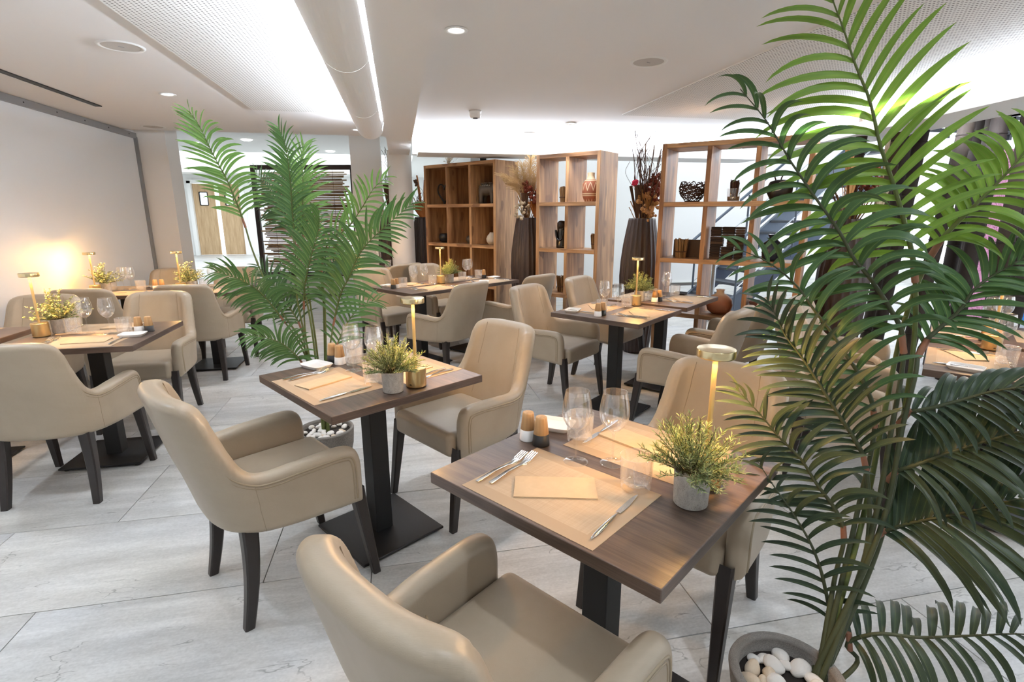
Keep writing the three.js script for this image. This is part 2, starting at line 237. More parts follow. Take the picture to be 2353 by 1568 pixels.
const CH = (() => {
  // plan of the wall of the shell (half), from the middle of the back to the arm front
  const plan = new THREE.CatmullRomCurve3([[0, -.246], [.09, -.242], [.165, -.218], [.218, -.160], [.242, -.07], [.252, .05], [.257, .195]].map(p => new THREE.Vector3(p[0], 0, p[1]))).getSpacedPoints(48).map(p => [p.x, p.z]);
  const S = [0]; for (let i = 1; i < plan.length; i++) S.push(S[i - 1] + Math.hypot(plan[i][0] - plan[i - 1][0], plan[i][1] - plan[i - 1][1]));
  const SE = S[S.length - 1];
  const oc = new THREE.CatmullRomCurve3([[0, .868], [.1, .867], [.17, .861], [.209, .842], [.227, .805], [.239, .73], [.251, .66], [.266, .61], [.29, .584], [.33, .578], [.42, .585], [SE - .055, .588], [SE - .018, .570], [SE, .525], [SE + .003, .44], [SE + .002, .365]].map(p => new THREE.Vector3(p[0], p[1], 0)), false, 'centripetal').getSpacedPoints(70).map(p => [p.x, p.y]);
  const poly = [[-.1, .868], ...oc, [SE, .352], [SE * .6, .357], [SE * .3, .362], [-.1, .362]];
  const sdPoly = (x, y) => { let d = 1e9, s = 1; for (let i = 0, j = poly.length - 1; i < poly.length; j = i++) { const [ax, ay] = poly[i], [bx, by] = poly[j], ex = bx - ax, ey = by - ay, wx = x - ax, wy = y - ay; const t = Math.max(0, Math.min(1, (wx * ex + wy * ey) / (ex * ex + ey * ey))); const qx = wx - ex * t, qy = wy - ey * t; d = Math.min(d, qx * qx + qy * qy); const c1 = y >= ay, c2 = y < by, c3 = ex * wy > ey * wx; if ((c1 && c2 && c3) || (!c1 && !c2 && !c3)) s = -s; } return s * Math.sqrt(d); };
  const lean = (y, z) => Math.max(0, y - .36) * .25 * (1 - sst(-.06, .16, z));
  const near = (x, z) => { let best = 1e9, s = 0, o = 0; for (let i = 0; i + 1 < plan.length; i++) { const [ax, az] = plan[i], [bx, bz] = plan[i + 1], ex = bx - ax, ez = bz - az, L2 = ex * ex + ez * ez; let t = ((x - ax) * ex + (z - az) * ez) / L2; t = i === 0 ? Math.min(1, t) : i === plan.length - 2 ? Math.max(0, t) : Math.max(0, Math.min(1, t)); const qx = x - ax - ex * t, qz = z - az - ez * t, d = qx * qx + qz * qz; if (d < best) { best = d; const L = Math.sqrt(L2); s = S[i] + t * L; o = (ez * (x - ax) - ex * (z - az)) / L; o = Math.sign(o) * Math.sqrt(d); } } return [s, o]; };
  const TH = .066, R = .029;
  const sdf = (x, y, z) => { x = Math.abs(x); let zz = z; for (let k = 0; k < 3; k++) zz = z + lean(y, zz); const [s, o] = near(x, zz); const th = TH + .010 * (1 - sst(.2, .3, s)) * sst(.5, .62, y) - .0; const a = sdPoly(s, y) + R, b = Math.abs(o) - th / 2 + R; return Math.min(Math.max(a, b), 0) + Math.hypot(Math.max(a, 0), Math.max(b, 0)) - R; };
  const at = (s, y, o) => { const sg = Math.sign(s) || 1; s = Math.min(Math.abs(s), SE - 1e-6); let i = 0; while (i < S.length - 2 && S[i + 1] < s) i++; const t = (s - S[i]) / (S[i + 1] - S[i]), ex = plan[i + 1][0] - plan[i][0], ez = plan[i + 1][1] - plan[i][1], L = Math.hypot(ex, ez); const x = plan[i][0] + ex * t + o * ez / L, z = plan[i][1] + ez * t - o * ex / L; return [sg * x, y, z - lean(y, z)]; };
  return { shell: surfaceNet(sdf, [-.32, .33, -.44], [.32, .9, .27], .0085), at, oc, SE, TH };
})();
function offsetOutline(d) { const o = CH.oc, r = []; for (let i = 0; i < o.length; i++) { const a = o[Math.max(0, i - 1)], b = o[Math.min(o.length - 1, i + 1)], tx = b[0] - a[0], ty = b[1] - a[1], L = Math.hypot(tx, ty); r.push([o[i][0] + ty / L * d, o[i][1] - tx / L * d]); } return r.filter(p => p[0] >= 0); }
const chairGeo = (() => {
  const line = (d, off, r) => { const half = offsetOutline(d).filter((p, i) => i % 2 === 0); const L = [...half.slice().reverse().map(p => CH.at(-p[0], p[1], off)), ...half.slice(1).map(p => CH.at(p[0], p[1], off))]; return tube(L, r, 220, 6); };
  for (const p of offsetOutline(.02)) if (Number.isNaN(p[0] + p[1])) throw new Error('outline');
  const piping = merge([line(.030, CH.TH / 2 - .0005, .0042), line(.042, CH.TH / 2 - .0004, .0026)]);
  const seams = [];
  for (const s of [-1, 1]) {
    const o = []; for (let k = 0; k <= 10; k++) o.push(CH.at(s * (.288 - .0022 * k), .55 - k * .0178, CH.TH / 2 - .0002)); seams.push(tube(o, .0010, 14, 5));
    const q = []; for (let k = 0; k <= 12; k++) { const y = .47 + k * .032; q.push(CH.at(s * (.168 - .035 * k / 12), y, -CH.TH / 2 - (y > .6 ? .005 : .0) + .0002)); } seams.push(tube(q, .0013, 16, 5));
  }
  // seat cushion
  const seat = new RoundedBoxGeometry(.462, .115, .43, 6, .03); const p = seat.attributes.position;
  for (let i = 0; i < p.count; i++) { let x = p.getX(i), y = p.getY(i), z = p.getZ(i); const k = (1 - (x / .26) ** 2) * (1 - (z / .26) ** 2); if (y > 0) y += .016 * Math.max(0, k); const fr = sst(-.2, .2, z); x *= .93 + .05 * fr; z += .012 * (1 - (x / .23) ** 2) * sst(.1, .21, z); p.setXYZ(i, x, y, z); }
  seat.computeVertexNormals(); boxUV(seat); seat.translate(0, .403, .012);
  const leg = (x0, z0, x1, z1, top, w0, w1, bow) => { const n = 8, pos = [], idx = []; for (let i = 0; i <= n; i++) { const t = i / n, y = top * (1 - t), x = x0 + (x1 - x0) * t, z = z0 + (z1 - z0) * t + bow * Math.sin(t * Math.PI), w = (w0 + (w1 - w0) * t) / 2, c = w * .25; for (const [a, b] of [[-w + c, -w], [w - c, -w], [w, -w + c], [w, w - c], [w - c, w], [-w + c, w], [-w, w - c], [-w, -w + c]]) pos.push(x + a, y, z + b); } for (let i = 0; i < n; i++) for (let k = 0; k < 8; k++) { const j = (k + 1) % 8, A = i * 8 + k, B = i * 8 + j; idx.push(A, B, A + 8, B, B + 8, A + 8); } for (let k = 1; k < 7; k++) idx.push(n * 8, n * 8 + k, n * 8 + k + 1); const g = new THREE.BufferGeometry(); g.setAttribute('position', new THREE.Float32BufferAttribute(pos, 3)); g.setIndex(idx); const q = g.toNonIndexed(); q.computeVertexNormals(); q.setAttribute('uv', new THREE.Float32BufferAttribute(new Float32Array(q.attributes.position.count * 2), 2)); return q; };
  const legs = []; for (const s of [-1, 1]) { legs.push(leg(s * .238, .185, s * .25, .24, .40, .052, .031, 0)); legs.push(leg(s * .185, -.195, s * .205, -.24, .40, .056, .034, .012)); }
  return { piping, seams, seat, legs };
})();
let chairProto = null;
function chair(x, z, fx, fz, label, group) {
  const rot = Math.atan2(fx, fz);
  if (chairProto) return copy(chairProto, label, [x, 0, z], rot, group);
  const t = chairProto = thing('armchair', label, 'chair', [x, 0, z], rot, group);
  const shell = part(t, 'shell', CH.shell, M.leather); part(shell, 'piping', chairGeo.piping, M.piping); for (const g of chairGeo.seams) part(shell, 'seam', g, M.leatherSeam); part(t, 'seat', chairGeo.seat, M.leather);
  for (const g of chairGeo.legs) part(t, 'leg', g, M.legWood);
  return t;
}

// ---------- tables and what stands on them ----------
const TW = .675, TD = .688, TH0 = .75;
let tableProto = null;
function table(x, z, rot, label) {
  if (tableProto) return copy(tableProto, label, [x, 0, z], rot);
  const t = tableProto = thing('dining_table', label, 'table', [x, 0, z], rot, 'square pedestal dining tables');
  part(t, 'tabletop', rbox(TW, .032, TD, .003, 0, TH0 - .016, 0, 2), M.walnut);
  part(t, 'column', rbox(.082, .70, .082, .004, 0, .368, 0, 1), M.blackMetal);
  part(t, 'mounting_plate', box(.3, .006, .3, 0, TH0 - .035, 0), M.blackMetal);
  part(t, 'base_plate', rbox(.42, .012, .41, .005, 0, .017, 0, 2), M.blackMetal);
  for (const a of [-1, 1]) for (const b of [-1, 1]) part(t, 'foot', cyl(.014, .014, .012, a * .18, 0, b * .175, 12), M.blackPlastic);
  return t;
}
// lamp
let lampProto = null;
function lamp(x, z, label) {
  let t;
  if (lampProto) t = copy(lampProto, label, [x, TH0, z], 0);
  else {
    t = lampProto = thing('table_lamp', label, 'lamp', [x, TH0, z], 0, 'small brass table lamps');
    const lb = part(t, 'base', lathe([[0, 0], [.036, 0], [.040, .003], [.0405, .006], [.0405, .076], [.0395, .079], [.012, .080], [.006, .080], [0, .080]], 48), M.brass);
    part(lb, 'charging_port', rbox(.009, .004, .003, .001, 0, .016, .0402, 1).rotateY(-.6), M.blackPlastic);
    part(t, 'stem', cyl(.0062, .0062, .262, 0, .078, 0, 20), M.brassStem);
    const lh = part(t, 'head', lathe([[0, .340], [.0405, .340], [.0445, .339], [.0455, .342], [.0455, .358], [.044, .360], [.0, .3605]], 48), M.brassTop);
    const d = new THREE.RingGeometry(.009, .039, 40); d.rotateX(Math.PI / 2); d.translate(0, .3392, 0); part(lh, 'diffuser', d, M.lampGlow);
  }
  const l = new THREE.PointLight(WARM, 1.0, 0, 2); l.position.set(x, TH0 + .328, z); l.castShadow = true; l.shadow.radius = 1; l.name = 'lamp_light'; scene.add(l);
  return t;
}
// glasses
const wineG = (() => { const out = [[0, .0], [.030, 0], [.0342, .0006], [.0345, .0016], [.030, .0026], [.016, .0046], [.007, .0078], [.0042, .013], [.0036, .022], [.0034, .05], [.0035, .078], [.0042, .088], [.009, .0945], [.020, .103], [.031, .115], [.0385, .131], [.0412, .147], [.0405, .162], [.0375, .182], [.0338, .2005], [.0322, .2095], [.0318, .2104]]; const inn = [[.0312, .2098], [.0326, .2005], [.0364, .182], [.0394, .162], [.0401, .147], [.0374, .1315], [.0299, .116], [.019, .1045], [.008, .0975], [0, .0955]]; return lathe([...out, ...inn], 56); })();
const tumblerG = (() => {
  const n = 96, prof = [[.0, 0], [.030, 0], [.0355, .002], [.0372, .006]]; const ys = []; for (let i = 0; i <= 44; i++) ys.push(.006 + i * (.058 / 44));
  const pos = [], idx = []; const rows = []; const rBase = y => .0372 + (.0418 - .0372) * (y / .092);
  for (const [r, y] of prof.slice(0, 3)) rows.push(() => [r, y]);
  for (const y of ys) rows.push(a => { const k = 14; let u = a / (2 * Math.PI) * k, v = y / .0155; const d1 = Math.abs(((u + v * .5) % 1 + 1) % 1 - .5), d2 = Math.abs(((u - v * .5) % 1 + 1) % 1 - .5); const cut = Math.max(0, 1 - (.5 - Math.max(d1, d2)) / .13), fine = Math.abs(((u * 2) % 1 + 1) % 1 - .5); const env = sst(.006, .012, y) * (1 - sst(.056, .064, y)); return [rBase(y) - (.0021 * cut * cut + .0008 * (fine < .12 ? 1 : 0) * (Math.min(d1, d2) > .25 ? 1 : 0)) * env, y]; });
  for (const y of [.070, .080, .090]) rows.push(() => [rBase(y), y]);
  rows.push(() => [.0411, .0918]); rows.push(() => [.0403, .0905]); for (const y of [.08, .05, .022]) rows.push(() => [rBase(y) - .0026, y]); rows.push(() => [.028, .0135]); rows.push(() => [0, .0125]);
  for (const f of rows) for (let i = 0; i < n; i++) { const a = i / n * Math.PI * 2, [r, y] = f(a); pos.push(Math.cos(a) * r, y, -Math.sin(a) * r); }
  for (let r = 0; r + 1 < rows.length; r++) for (let i = 0; i < n; i++) { const j = (i + 1) % n, A = r * n + i, B = r * n + j; idx.push(A, B, A + n, B, B + n, A + n); }
  const g = new THREE.BufferGeometry(); g.setAttribute('position', new THREE.Float32BufferAttribute(pos, 3)); g.setIndex(idx); g.computeVertexNormals(); g.setAttribute('uv', new THREE.Float32BufferAttribute(new Float32Array(pos.length / 3 * 2), 2)); return g;
})();
// mills
const millBaseG = lathe([[0, 0], [.0245, 0], [.0258, .0015], [.026, .004], [.0232, .036], [.0, .036]], 40), millTopG = lathe([[0, .036], [.0231, .036], [.0172, .0855], [.0162, .0885], [.0135, .0900], [0, .0902]], 40);
// plate
const plateG = (() => { const R = (s, h, p = 7) => [.066 * s, .05 * s, h, p]; return ringLoft([R(.80, 0), R(.84, .0), R(.88, .004), R(1.0, .0145), R(.995, .0165), R(.965, .0158), R(.86, .0062), R(.82, .0048), R(.6, .0046), R(.3, .0045), R(.02, .0045)], 64, true, true); })();
// cutlery, lying along local z (tip at -z)
function extr(shape, depth) { const g = new THREE.ExtrudeGeometry(shape, { depth, bevelEnabled: true, bevelThickness: .0006, bevelSize: .0005, bevelSegments: 1, curveSegments: 8 }); g.rotateX(Math.PI / 2); return g; }
const forkG = (() => {
  const s = new THREE.Shape(); const pts = [[-.0045, -.1], [-.0055, -.085], [-.004, -.03], [-.003, .02], [-.0035, .035], [-.0085, .048], [-.0115, .062]];
  s.moveTo(...pts[0]); for (const p of pts.slice(1)) s.lineTo(...p);
  for (let k = 0; k < 4; k++) { const x = -.0115 + k * .0063; s.lineTo(x + .0003, .064); s.lineTo(x + .0012, .1); s.lineTo(x + .003, .1); s.lineTo(x + .0039, .066); }
  s.lineTo(.0115, .062); for (const p of pts.slice().reverse().slice(1)) s.lineTo(-p[0], p[1]); s.lineTo(.0045, -.1);
  const g = extr(s, .0016).toNonIndexed(); const p = g.attributes.position; for (let i = 0; i < p.count; i++) { const l = p.getZ(i); p.setY(i, p.getY(i) + .0045 + .010 * Math.max(0, (l - .02) / .08) ** 2 - .006 * Math.exp(-(((l - .045) / .02) ** 2)) * 1 + .004 * Math.exp(-(((l + .03) / .05) ** 2))); } g.rotateY(Math.PI); g.computeVertexNormals(); return g;
})();
const knifeBladeG = (() => { const s = new THREE.Shape(); s.moveTo(-.0055, .012); s.bezierCurveTo(-.0085, .03, -.0095, .06, -.003, .113); s.bezierCurveTo(.004, .108, .007, .07, .0065, .012); const g = extr(s, .0011).toNonIndexed(); g.rotateY(Math.PI); g.translate(0, .0035, 0); g.computeVertexNormals(); return g; })();
const knifeHandleG = (() => { const g = new THREE.SphereGeometry(1, 16, 12); g.scale(.0062, .0042, .064); const p = g.attributes.position; for (let i = 0; i < p.count; i++) { const z = p.getZ(i); const k = 1 - .28 * sst(.05, -.06, z); p.setX(i, p.getX(i) * k * 1.1); } g.translate(0, .0045, .055); g.computeVertexNormals(); return g; })();
// menu: two folded kraft sheets
const menuG = (() => { const g1 = box(.205, .0012, .098), g2 = box(.205, .0012, .098); g1.rotateX(.028); g1.translate(0, .0042, 0); g2.translate(0, .0009, .0015); const f = box(.205, .004, .0012, 0, .0024, -.0487); return merge([g1, g2, f]); })();
const matG = (() => { const g = new THREE.BoxGeometry(.40, .0009, .30); g.translate(0, .00055, 0); return g; })();
// potted herbs: needle leaved and round leaved
const potG = lathe([[0, 0], [.036, 0], [.0395, .003], [.0425, .080], [.0428, .083], [.0400, .084], [.0385, .0825], [.037, .072], [0, .072]], 40);
function herb(seed, round) {
  const r = rng(seed), pos = [], col = [], idx = [], stems = [];
  const put = (p, d, up, L, w, c) => { const s = new THREE.Vector3().crossVectors(d, up).normalize().multiplyScalar(w), m = p.clone().addScaledVector(d, L * .5).addScaledVector(up, L * .08), e = p.clone().addScaledVector(d, L).addScaledVector(up, -L * .05), b = pos.length / 3; for (const q of [p, m.clone().add(s), e, m.clone().sub(s)]) { pos.push(q.x, q.y, q.z); col.push(...c); } idx.push(b, b + 1, b + 2, b, b + 2, b + 3); };
  const N = round ? 56 : 96;
  for (let i = 0; i < N; i++) {
    const az = r() * Math.PI * 2, spread = Math.pow(r(), .7), el = Math.PI / 2 - spread * (round ? 1.25 : 1.15), len = (round ? .135 : .112) * (.7 + r() * .5) * (1 + .25 * (1 - spread));
    const base = new THREE.Vector3(Math.cos(az) * .022 * spread, .074, Math.sin(az) * .022 * spread), d = new THREE.Vector3(Math.cos(az) * Math.cos(el), Math.sin(el), Math.sin(az) * Math.cos(el)); const pts = [];
    for (let k = 0; k <= 6; k++) { const t = k / 6; pts.push(base.clone().addScaledVector(d, len * t).add(new THREE.Vector3((r() - .5) * .006, -.028 * t * t * spread, (r() - .5) * .006))); }
    const cv = new THREE.CatmullRomCurve3(pts); stems.push(new THREE.TubeGeometry(cv, 5, .0009, 4));
    const n = round ? 14 : 32;
    for (let k = 0; k < n; k++) {
      const t = .18 + .82 * (k + r() * .5) / n, p = cv.getPoint(Math.min(1, t)), tg = cv.getTangent(Math.min(1, t)); const a = k * 2.4 + r(); const sd = new THREE.Vector3(Math.cos(a), Math.sin(a * 1.3) * .5 + .2, Math.sin(a)).normalize(); const dir = tg.clone().multiplyScalar(round ? .5 : .9).add(sd.multiplyScalar(.9)).normalize(); const up = new THREE.Vector3(r() - .5, 1, r() - .5).normalize();
      const q = r(); const c = round ? mix([.13, .20, .09], [.46, .46, .2], q) : mix([.10, .18, .06], [.40, .45, .2], q);
      put(p, dir, up, round ? .013 + r() * .008 : .013 + r() * .008, round ? .0075 : .0015, c);
    }
  }
  const g = new THREE.BufferGeometry(); g.setAttribute('position', new THREE.Float32BufferAttribute(pos, 3)); g.setAttribute('color', new THREE.Float32BufferAttribute(col, 3)); g.setIndex(idx); g.computeVertexNormals(); g.setAttribute('uv', new THREE.Float32BufferAttribute(new Float32Array(pos.length / 3 * 2), 2));
  return { leaves: g, stems: merge(stems) };
}
M.herb = phys({ vertexColors: true, roughness: .9, side: THREE.DoubleSide, transmission: .25, thickness: 0 });
M.herbStem = std({ color: 0x4d4a2a, roughness: .8 });
const herbA = herb(3, false), herbB = herb(4, true), protos = {};
function item(kind, label, x, z, rot, build, y = TH0) {
  if (protos[kind]) return copy(protos[kind], label, [x, y, z], rot);
  const t = protos[kind] = build(); t.position.set(x, y, z); t.rotation.set(0, rot, 0); t.userData.label = label; return t;
}
const B = {
  wine: () => solo('wine_glass', wineG, M.glass, '', 'wine glass', 'stemmed wine glasses on the tables'),
  tumbler: () => solo('tumbler', tumblerG, M.crystal, '', 'glass', 'cut glass tumblers on the tables'),
  salt: () => { const t = thing('salt_shaker', '', 'shaker', [0, 0, 0], 0, 'salt shakers'); part(t, 'base', millBaseG, M.matte); part(t, 'wooden_top', millTopG, M.millWood); return t; },
  pepper: () => { const t = thing('pepper_shaker', '', 'shaker', [0, 0, 0], 0, 'pepper shakers'); part(t, 'base', millBaseG, M.blackPlastic); part(t, 'wooden_top', millTopG, M.millWood); return t; },
  plate: () => solo('side_plate', plateG, M.porcelain, '', 'plate', 'small white side plates'),
  tray: () => solo('black_tray', plateG, M.blackPlastic, '', 'tray'),
  mat: () => solo('placemat', matG, M.mat, '', 'placemat', 'kraft paper placemats'),
  menu: () => solo('folded_menu', menuG, M.kraft, '', 'menu', 'folded kraft menus'),
  napkin: () => solo('white_napkin', menuG, M.whitePaper, '', 'napkin'),
  fork: () => solo('fork', forkG, M.steel, '', 'fork', 'steel forks'),
  knife: () => { const t = thing('knife', '', 'knife', [0, 0, 0], 0, 'steel knives'); part(t, 'blade', knifeBladeG, M.steel); part(t, 'handle', knifeHandleG, M.steel); return t; },
  herbA: () => { const t = thing('potted_herb', '', 'potted plant', [0, 0, 0], 0, 'small potted herbs'); part(t, 'pot', potG, M.concrete); part(t, 'stems', herbA.stems, M.herbStem); part(t, 'foliage', herbA.leaves, M.herb).userData.kind = 'stuff'; return t; },
  herbB: () => { const t = thing('potted_eucalyptus', '', 'potted plant', [0, 0, 0], 0, 'small potted eucalyptus'); part(t, 'pot', potG, M.concrete); part(t, 'stems', herbB.stems, M.herbStem); part(t, 'foliage', herbB.leaves, M.herb).userData.kind = 'stuff'; return t; },
};
// one laid table: c centre, rot of the table, sr extra turn of the seat axis (near seat on +z), o what stands where
function laidTable(d) {
  const { c, rot, sr = 0, name } = d, R = rot + sr, cs = Math.cos(R), sn = Math.sin(R);
  const w = (x, z) => [c[0] + x * cs + z * sn, c[1] - x * sn + z * cs];
  table(c[0], c[1], rot, d.label);
  const on = ' on ' + name, it = (kind, label, x, z, r = 0, y = TH0) => { const p = w(x, z); return item(kind, label, p[0], p[1], R + r, B[kind], y); };
  const matY = TH0 + .0011;
  const side = (s, who) => {   // one place setting; s=1 is the near seat
    const o = d.mats || {}; const mx = o.x ?? -.022, mz = (o.z ?? .184) * s;
    it('mat', `brown paper placemat at the ${who} seat` + on, mx * s, mz, s > 0 ? 0 : Math.PI);
    if (!(d.no || []).includes('menu' + s)) { const m = d['menu' + s] || [-.035, .187, .69]; it(d.napkin === s ? 'napkin' : 'menu', (d.napkin === s ? 'folded white napkin' : 'folded kraft paper menu') + ` at the ${who} seat` + on, m[0] * s, m[1] * s, m[2] + (s > 0 ? 0 : Math.PI), matY); }
    it('fork', `left fork at the ${who} seat` + on, -.207 * s + (mx + .022) * s, .20 * s, s > 0 ? .06 : Math.PI + .06, matY);
    it('fork', `right fork at the ${who} seat` + on, -.180 * s + (mx + .022) * s, .183 * s, s > 0 ? .10 : Math.PI + .10, matY);
    it('knife', `steel knife at the ${who} seat` + on, .145 * s + (mx + .022) * s, .19 * s, s > 0 ? .09 : Math.PI + .09, matY);
  };
  side(1, d.who ? d.who[0] : 'near'); side(-1, d.who ? d.who[1] : 'far');
  for (const [kind, x, z, r = 0] of d.items) {
    if (kind === 'lamp') { const p = w(x, z); lamp(p[0], p[1], 'brass lamp with disc head' + on); continue; }
    const base = kind.replace(/[0-9]$/, ''); const which = kind.match(/[0-9]$/)?.[0];
    const words = { wine: 'wine glass', tumbler: 'cut glass tumbler', salt: 'white based wooden salt shaker', pepper: 'black based wooden pepper shaker', plate: 'small white side plate', tray: 'small black tray', herbA: 'rosemary plant in grey concrete pot', herbB: 'pale eucalyptus plant in grey concrete pot' }[base];
    it(base, (which === '1' ? 'left ' : which === '2' ? 'right ' : '') + words + on, x, z, r);
  }
}

// ---------- the laid tables ----------
const D = Math.PI / 180, Q = Math.PI / 2;
const TABLES = [
  { id: 'T1', c: [.525, -1.236], rot: -54.5 * D, name: 'the large foreground table', label: 'square walnut table in the foreground beside the large right palm', who: ['near', 'far'], mats: { x: -.022, z: .184 }, 'menu1': [-.035, .187, .69], 'menu-1': [.03, .2, -.1],
    items: [['wine1', -.085, .030], ['wine2', -.005, -.032], ['tumbler2', .113, .048], ['tumbler1', -.158, -.090, .4], ['salt', -.283, .005], ['pepper', -.230, .007], ['plate', -.285, -.125, .35], ['herbA', .245, .020], ['lamp', .232, -.09]] },
  { id: 'T2', c: [-.152, -2.25], rot: -57.3 * D, name: 'the table before the middle palm', label: 'square walnut table in front of the middle palm', who: ['left', 'right'], mats: { x: -.01, z: .188 }, 'menu1': [-.05, .186, -1.4], 'menu-1': [.0, .2, .1],
    items: [['wine1', -.112, .020], ['wine2', -.015, -.035], ['tumbler2', .122, .055], ['tumbler1', -.186, -.028, .5], ['salt', -.255, .010], ['pepper', -.312, .018], ['plate', -.285, .110, .2], ['herbA', .252, .045, 1.4], ['lamp', .262, -.056]] },
  { id: 'T3', c: [-1.748, -3.395], rot: 0, name: 'the front left table', label: 'square walnut table at the left nearest the camera', mats: { x: .03, z: .184 }, 'menu1': [.05, .185, .05], 'menu-1': [-.06, .19, .0],
    items: [['wine1', -.055, -.040], ['wine2', .074, -.009], ['tumbler1', -.133, -.05], ['tumbler2', .153, .0, .3], ['salt', .215, -.03], ['pepper', .269, -.03], ['plate', .229, .085, .05], ['herbB', -.225, -.105], ['lamp', -.272, -.01]] },
  { id: 'T3b', c: [-2.56, -3.395], rot: 0, name: 'the table cut off at left', label: 'square walnut table cut off by the left picture edge', mats: { x: .03, z: .184 },
    items: [['pepper', .30, .19], ['wine1', .0, -.03], ['tumbler1', .13, -.02]] },
  { id: 'T8a', c: [-2.465, -5.39], rot: 0, name: 'the back left table by the wall', label: 'square walnut table at the back left against the white wall', mats: { x: .05, z: .184 },
    items: [['wine1', -.02, -.02], ['wine2', .05, .0], ['tumbler1', -.09, .04], ['tumbler2', .14, .03], ['salt', .235, -.03], ['pepper', .29, -.03], ['herbB', -.12, .075, 2], ['lamp', -.14, .20]] },
  { id: 'T8b', c: [-1.772, -5.39], rot: 0, name: 'the back left table by the palm', label: 'square walnut table at the back left beside the middle palm', mats: { x: .05, z: .184 },
    items: [['wine1', .04, -.01], ['wine2', .13, -.04], ['tumbler1', -.03, .02], ['tumbler2', .20, -.05], ['pepper', .27, -.12], ['plate', .24, .06], ['herbB', -.11, .10, 1], ['lamp', -.16, .20]] },
  { id: 'T4a', c: [.165, -5.085], rot: -55 * D, sr: Q, name: 'the centre back table', label: 'square walnut table at the centre back, near half of a pair', mats: { x: .03, z: .184 },
    items: [['wine1', -.11, .06], ['wine2', .08, -.03], ['tumbler1', -.14, -.07], ['tumbler2', .17, -.02], ['salt', -.20, -.09], ['pepper', -.25, -.07], ['plate', -.20, -.24, .2], ['lamp', .285, -.03]] },
  { id: 'T4b', c: [.735, -5.483], rot: -55 * D, sr: Q, name: 'the table beside the closed bookcase', label: 'square walnut table at the centre back beside the closed bookcase', mats: { x: .05, z: .184 }, napkin: 1,
    items: [['herbA', -.285, -.045, .5], ['wine1', -.02, -.09], ['wine2', .05, -.12], ['tumbler1', -.12, -.04], ['tumbler2', .13, -.06], ['pepper', .20, -.05], ['plate', .27, .03, .1]] },
  { id: 'T5', c: [1.495, -3.474], rot: -51 * D, sr: Q, name: 'the right centre table', label: 'square walnut table right of centre, nearer half of a pair', mats: { x: .03, z: .184 },
    items: [['wine1', -.115, .065], ['wine2', -.03, -.09], ['tumbler1', -.135, -.05], ['tumbler2', .165, -.01], ['salt', -.262, -.005], ['pepper', -.208, .0], ['plate', -.215, -.235, .3], ['lamp', .29, .0]] },
  { id: 'T6', c: [2.098, -3.955], rot: -51 * D, sr: Q, name: 'the table against the wide bookcase', label: 'square walnut table right of centre against the wide open bookcase', mats: { x: .05, z: .184 },
    items: [['herbA', -.268, -.08, 2.2], ['wine1', .01, .02], ['tumbler1', -.17, -.02], ['tumbler2', .15, .04], ['salt', -.235, .035], ['pepper', -.185, .05], ['tray', .275, .04, .1]] },
  { id: 'T7', c: [2.736, -1.785], rot: -51 * D, sr: Q, name: 'the table behind the right palm', label: 'square walnut table behind the right palm, nearer half of a pair', mats: { x: .03, z: .184 }, 'menu-1': [-.06, .19, .45],
    items: [['wine1', .14, -.06], ['wine2', .20, .06], ['tumbler1', -.055, -.05], ['salt', .0, .12], ['plate', -.235, -.19, 1.4], ['lamp', .30, -.085]] },
  { id: 'T7b', c: [3.334, -2.27], rot: -51 * D, sr: Q, name: 'the far right table by the poles', label: 'square walnut table at the right edge before the bamboo poles', mats: { x: .03, z: .184 },
    items: [['wine1', .02, -.08], ['wine2', .12, -.02], ['tumbler1', -.05, -.09], ['salt', -.22, -.05], ['pepper', -.25, -.10], ['plate', .27, -.17, .3]] },
  { id: 'T9', c: [-.34, -6.99], rot: -55 * D, sr: Q, name: 'the far table beside the column', label: 'square walnut table far back beside the round column', mats: { x: .03, z: .184 },
    items: [['wine1', -.08, .05], ['wine2', .10, -.05], ['tumbler1', -.14, -.07], ['tumbler2', .20, .02], ['herbA', -.27, .0], ['lamp', -.30, .1]] },
];
for (const t of TABLES) laidTable(t);
const seatAt = (id, along, side, label, slide = 0, turn = 0) => {   // along: +1 near seat; distance from the table centre
  const t = TABLES.find(q => q.id === id), R = t.rot + (t.sr || 0), s = Math.sign(along), a = Math.abs(along);
  const x = t.c[0] + slide * Math.cos(R) + s * a * Math.sin(R), z = t.c[1] - slide * Math.sin(R) + s * a * Math.cos(R), f = R + (s > 0 ? Math.PI : 0) + turn;
  return chair(x, z, Math.sin(f), Math.cos(f), label, 'beige leather armchairs');
};
seatAt('T1', .43, 0, 'beige leather armchair cut off by the bottom edge, nearest the camera', .044, 0);
seatAt('T1', -.505, 0, 'beige leather armchair at the far side of the large foreground table', 0, 0);
seatAt('T2', .409, 0, 'beige leather armchair left of the table before the middle palm', -.005, 0);
seatAt('T2', -.468, 0, 'beige leather armchair right of the table before the middle palm', 0, 0);
seatAt('T3', .355, 0, 'beige leather armchair with its back to us at the front left table', -.016, -.04);
seatAt('T3', -.60, 0, 'beige leather armchair facing us behind the front left table', -.02, 0);
seatAt('T3b', -.60, 0, 'beige leather armchair facing us at the left picture edge', .06, 0);
seatAt('T8a', .40, 0, 'beige leather armchair with its back to us beside the white wall', .02, 0);
seatAt('T8b', .285, 0, 'beige leather armchair with its back to us at the back left', .01, -.03);
seatAt('T8a', -.50, 0, 'beige leather armchair facing us at the end of the white wall', .1, 0);
seatAt('T8b', -.50, 0, 'beige leather armchair facing us in front of the hall', .03, 0);
seatAt('T4a', .46, 0, 'beige leather armchair with its back to us at the centre back table', -.09, .1);
seatAt('T4a', -.50, 0, 'beige leather armchair facing right at the centre back table', 0, 0);
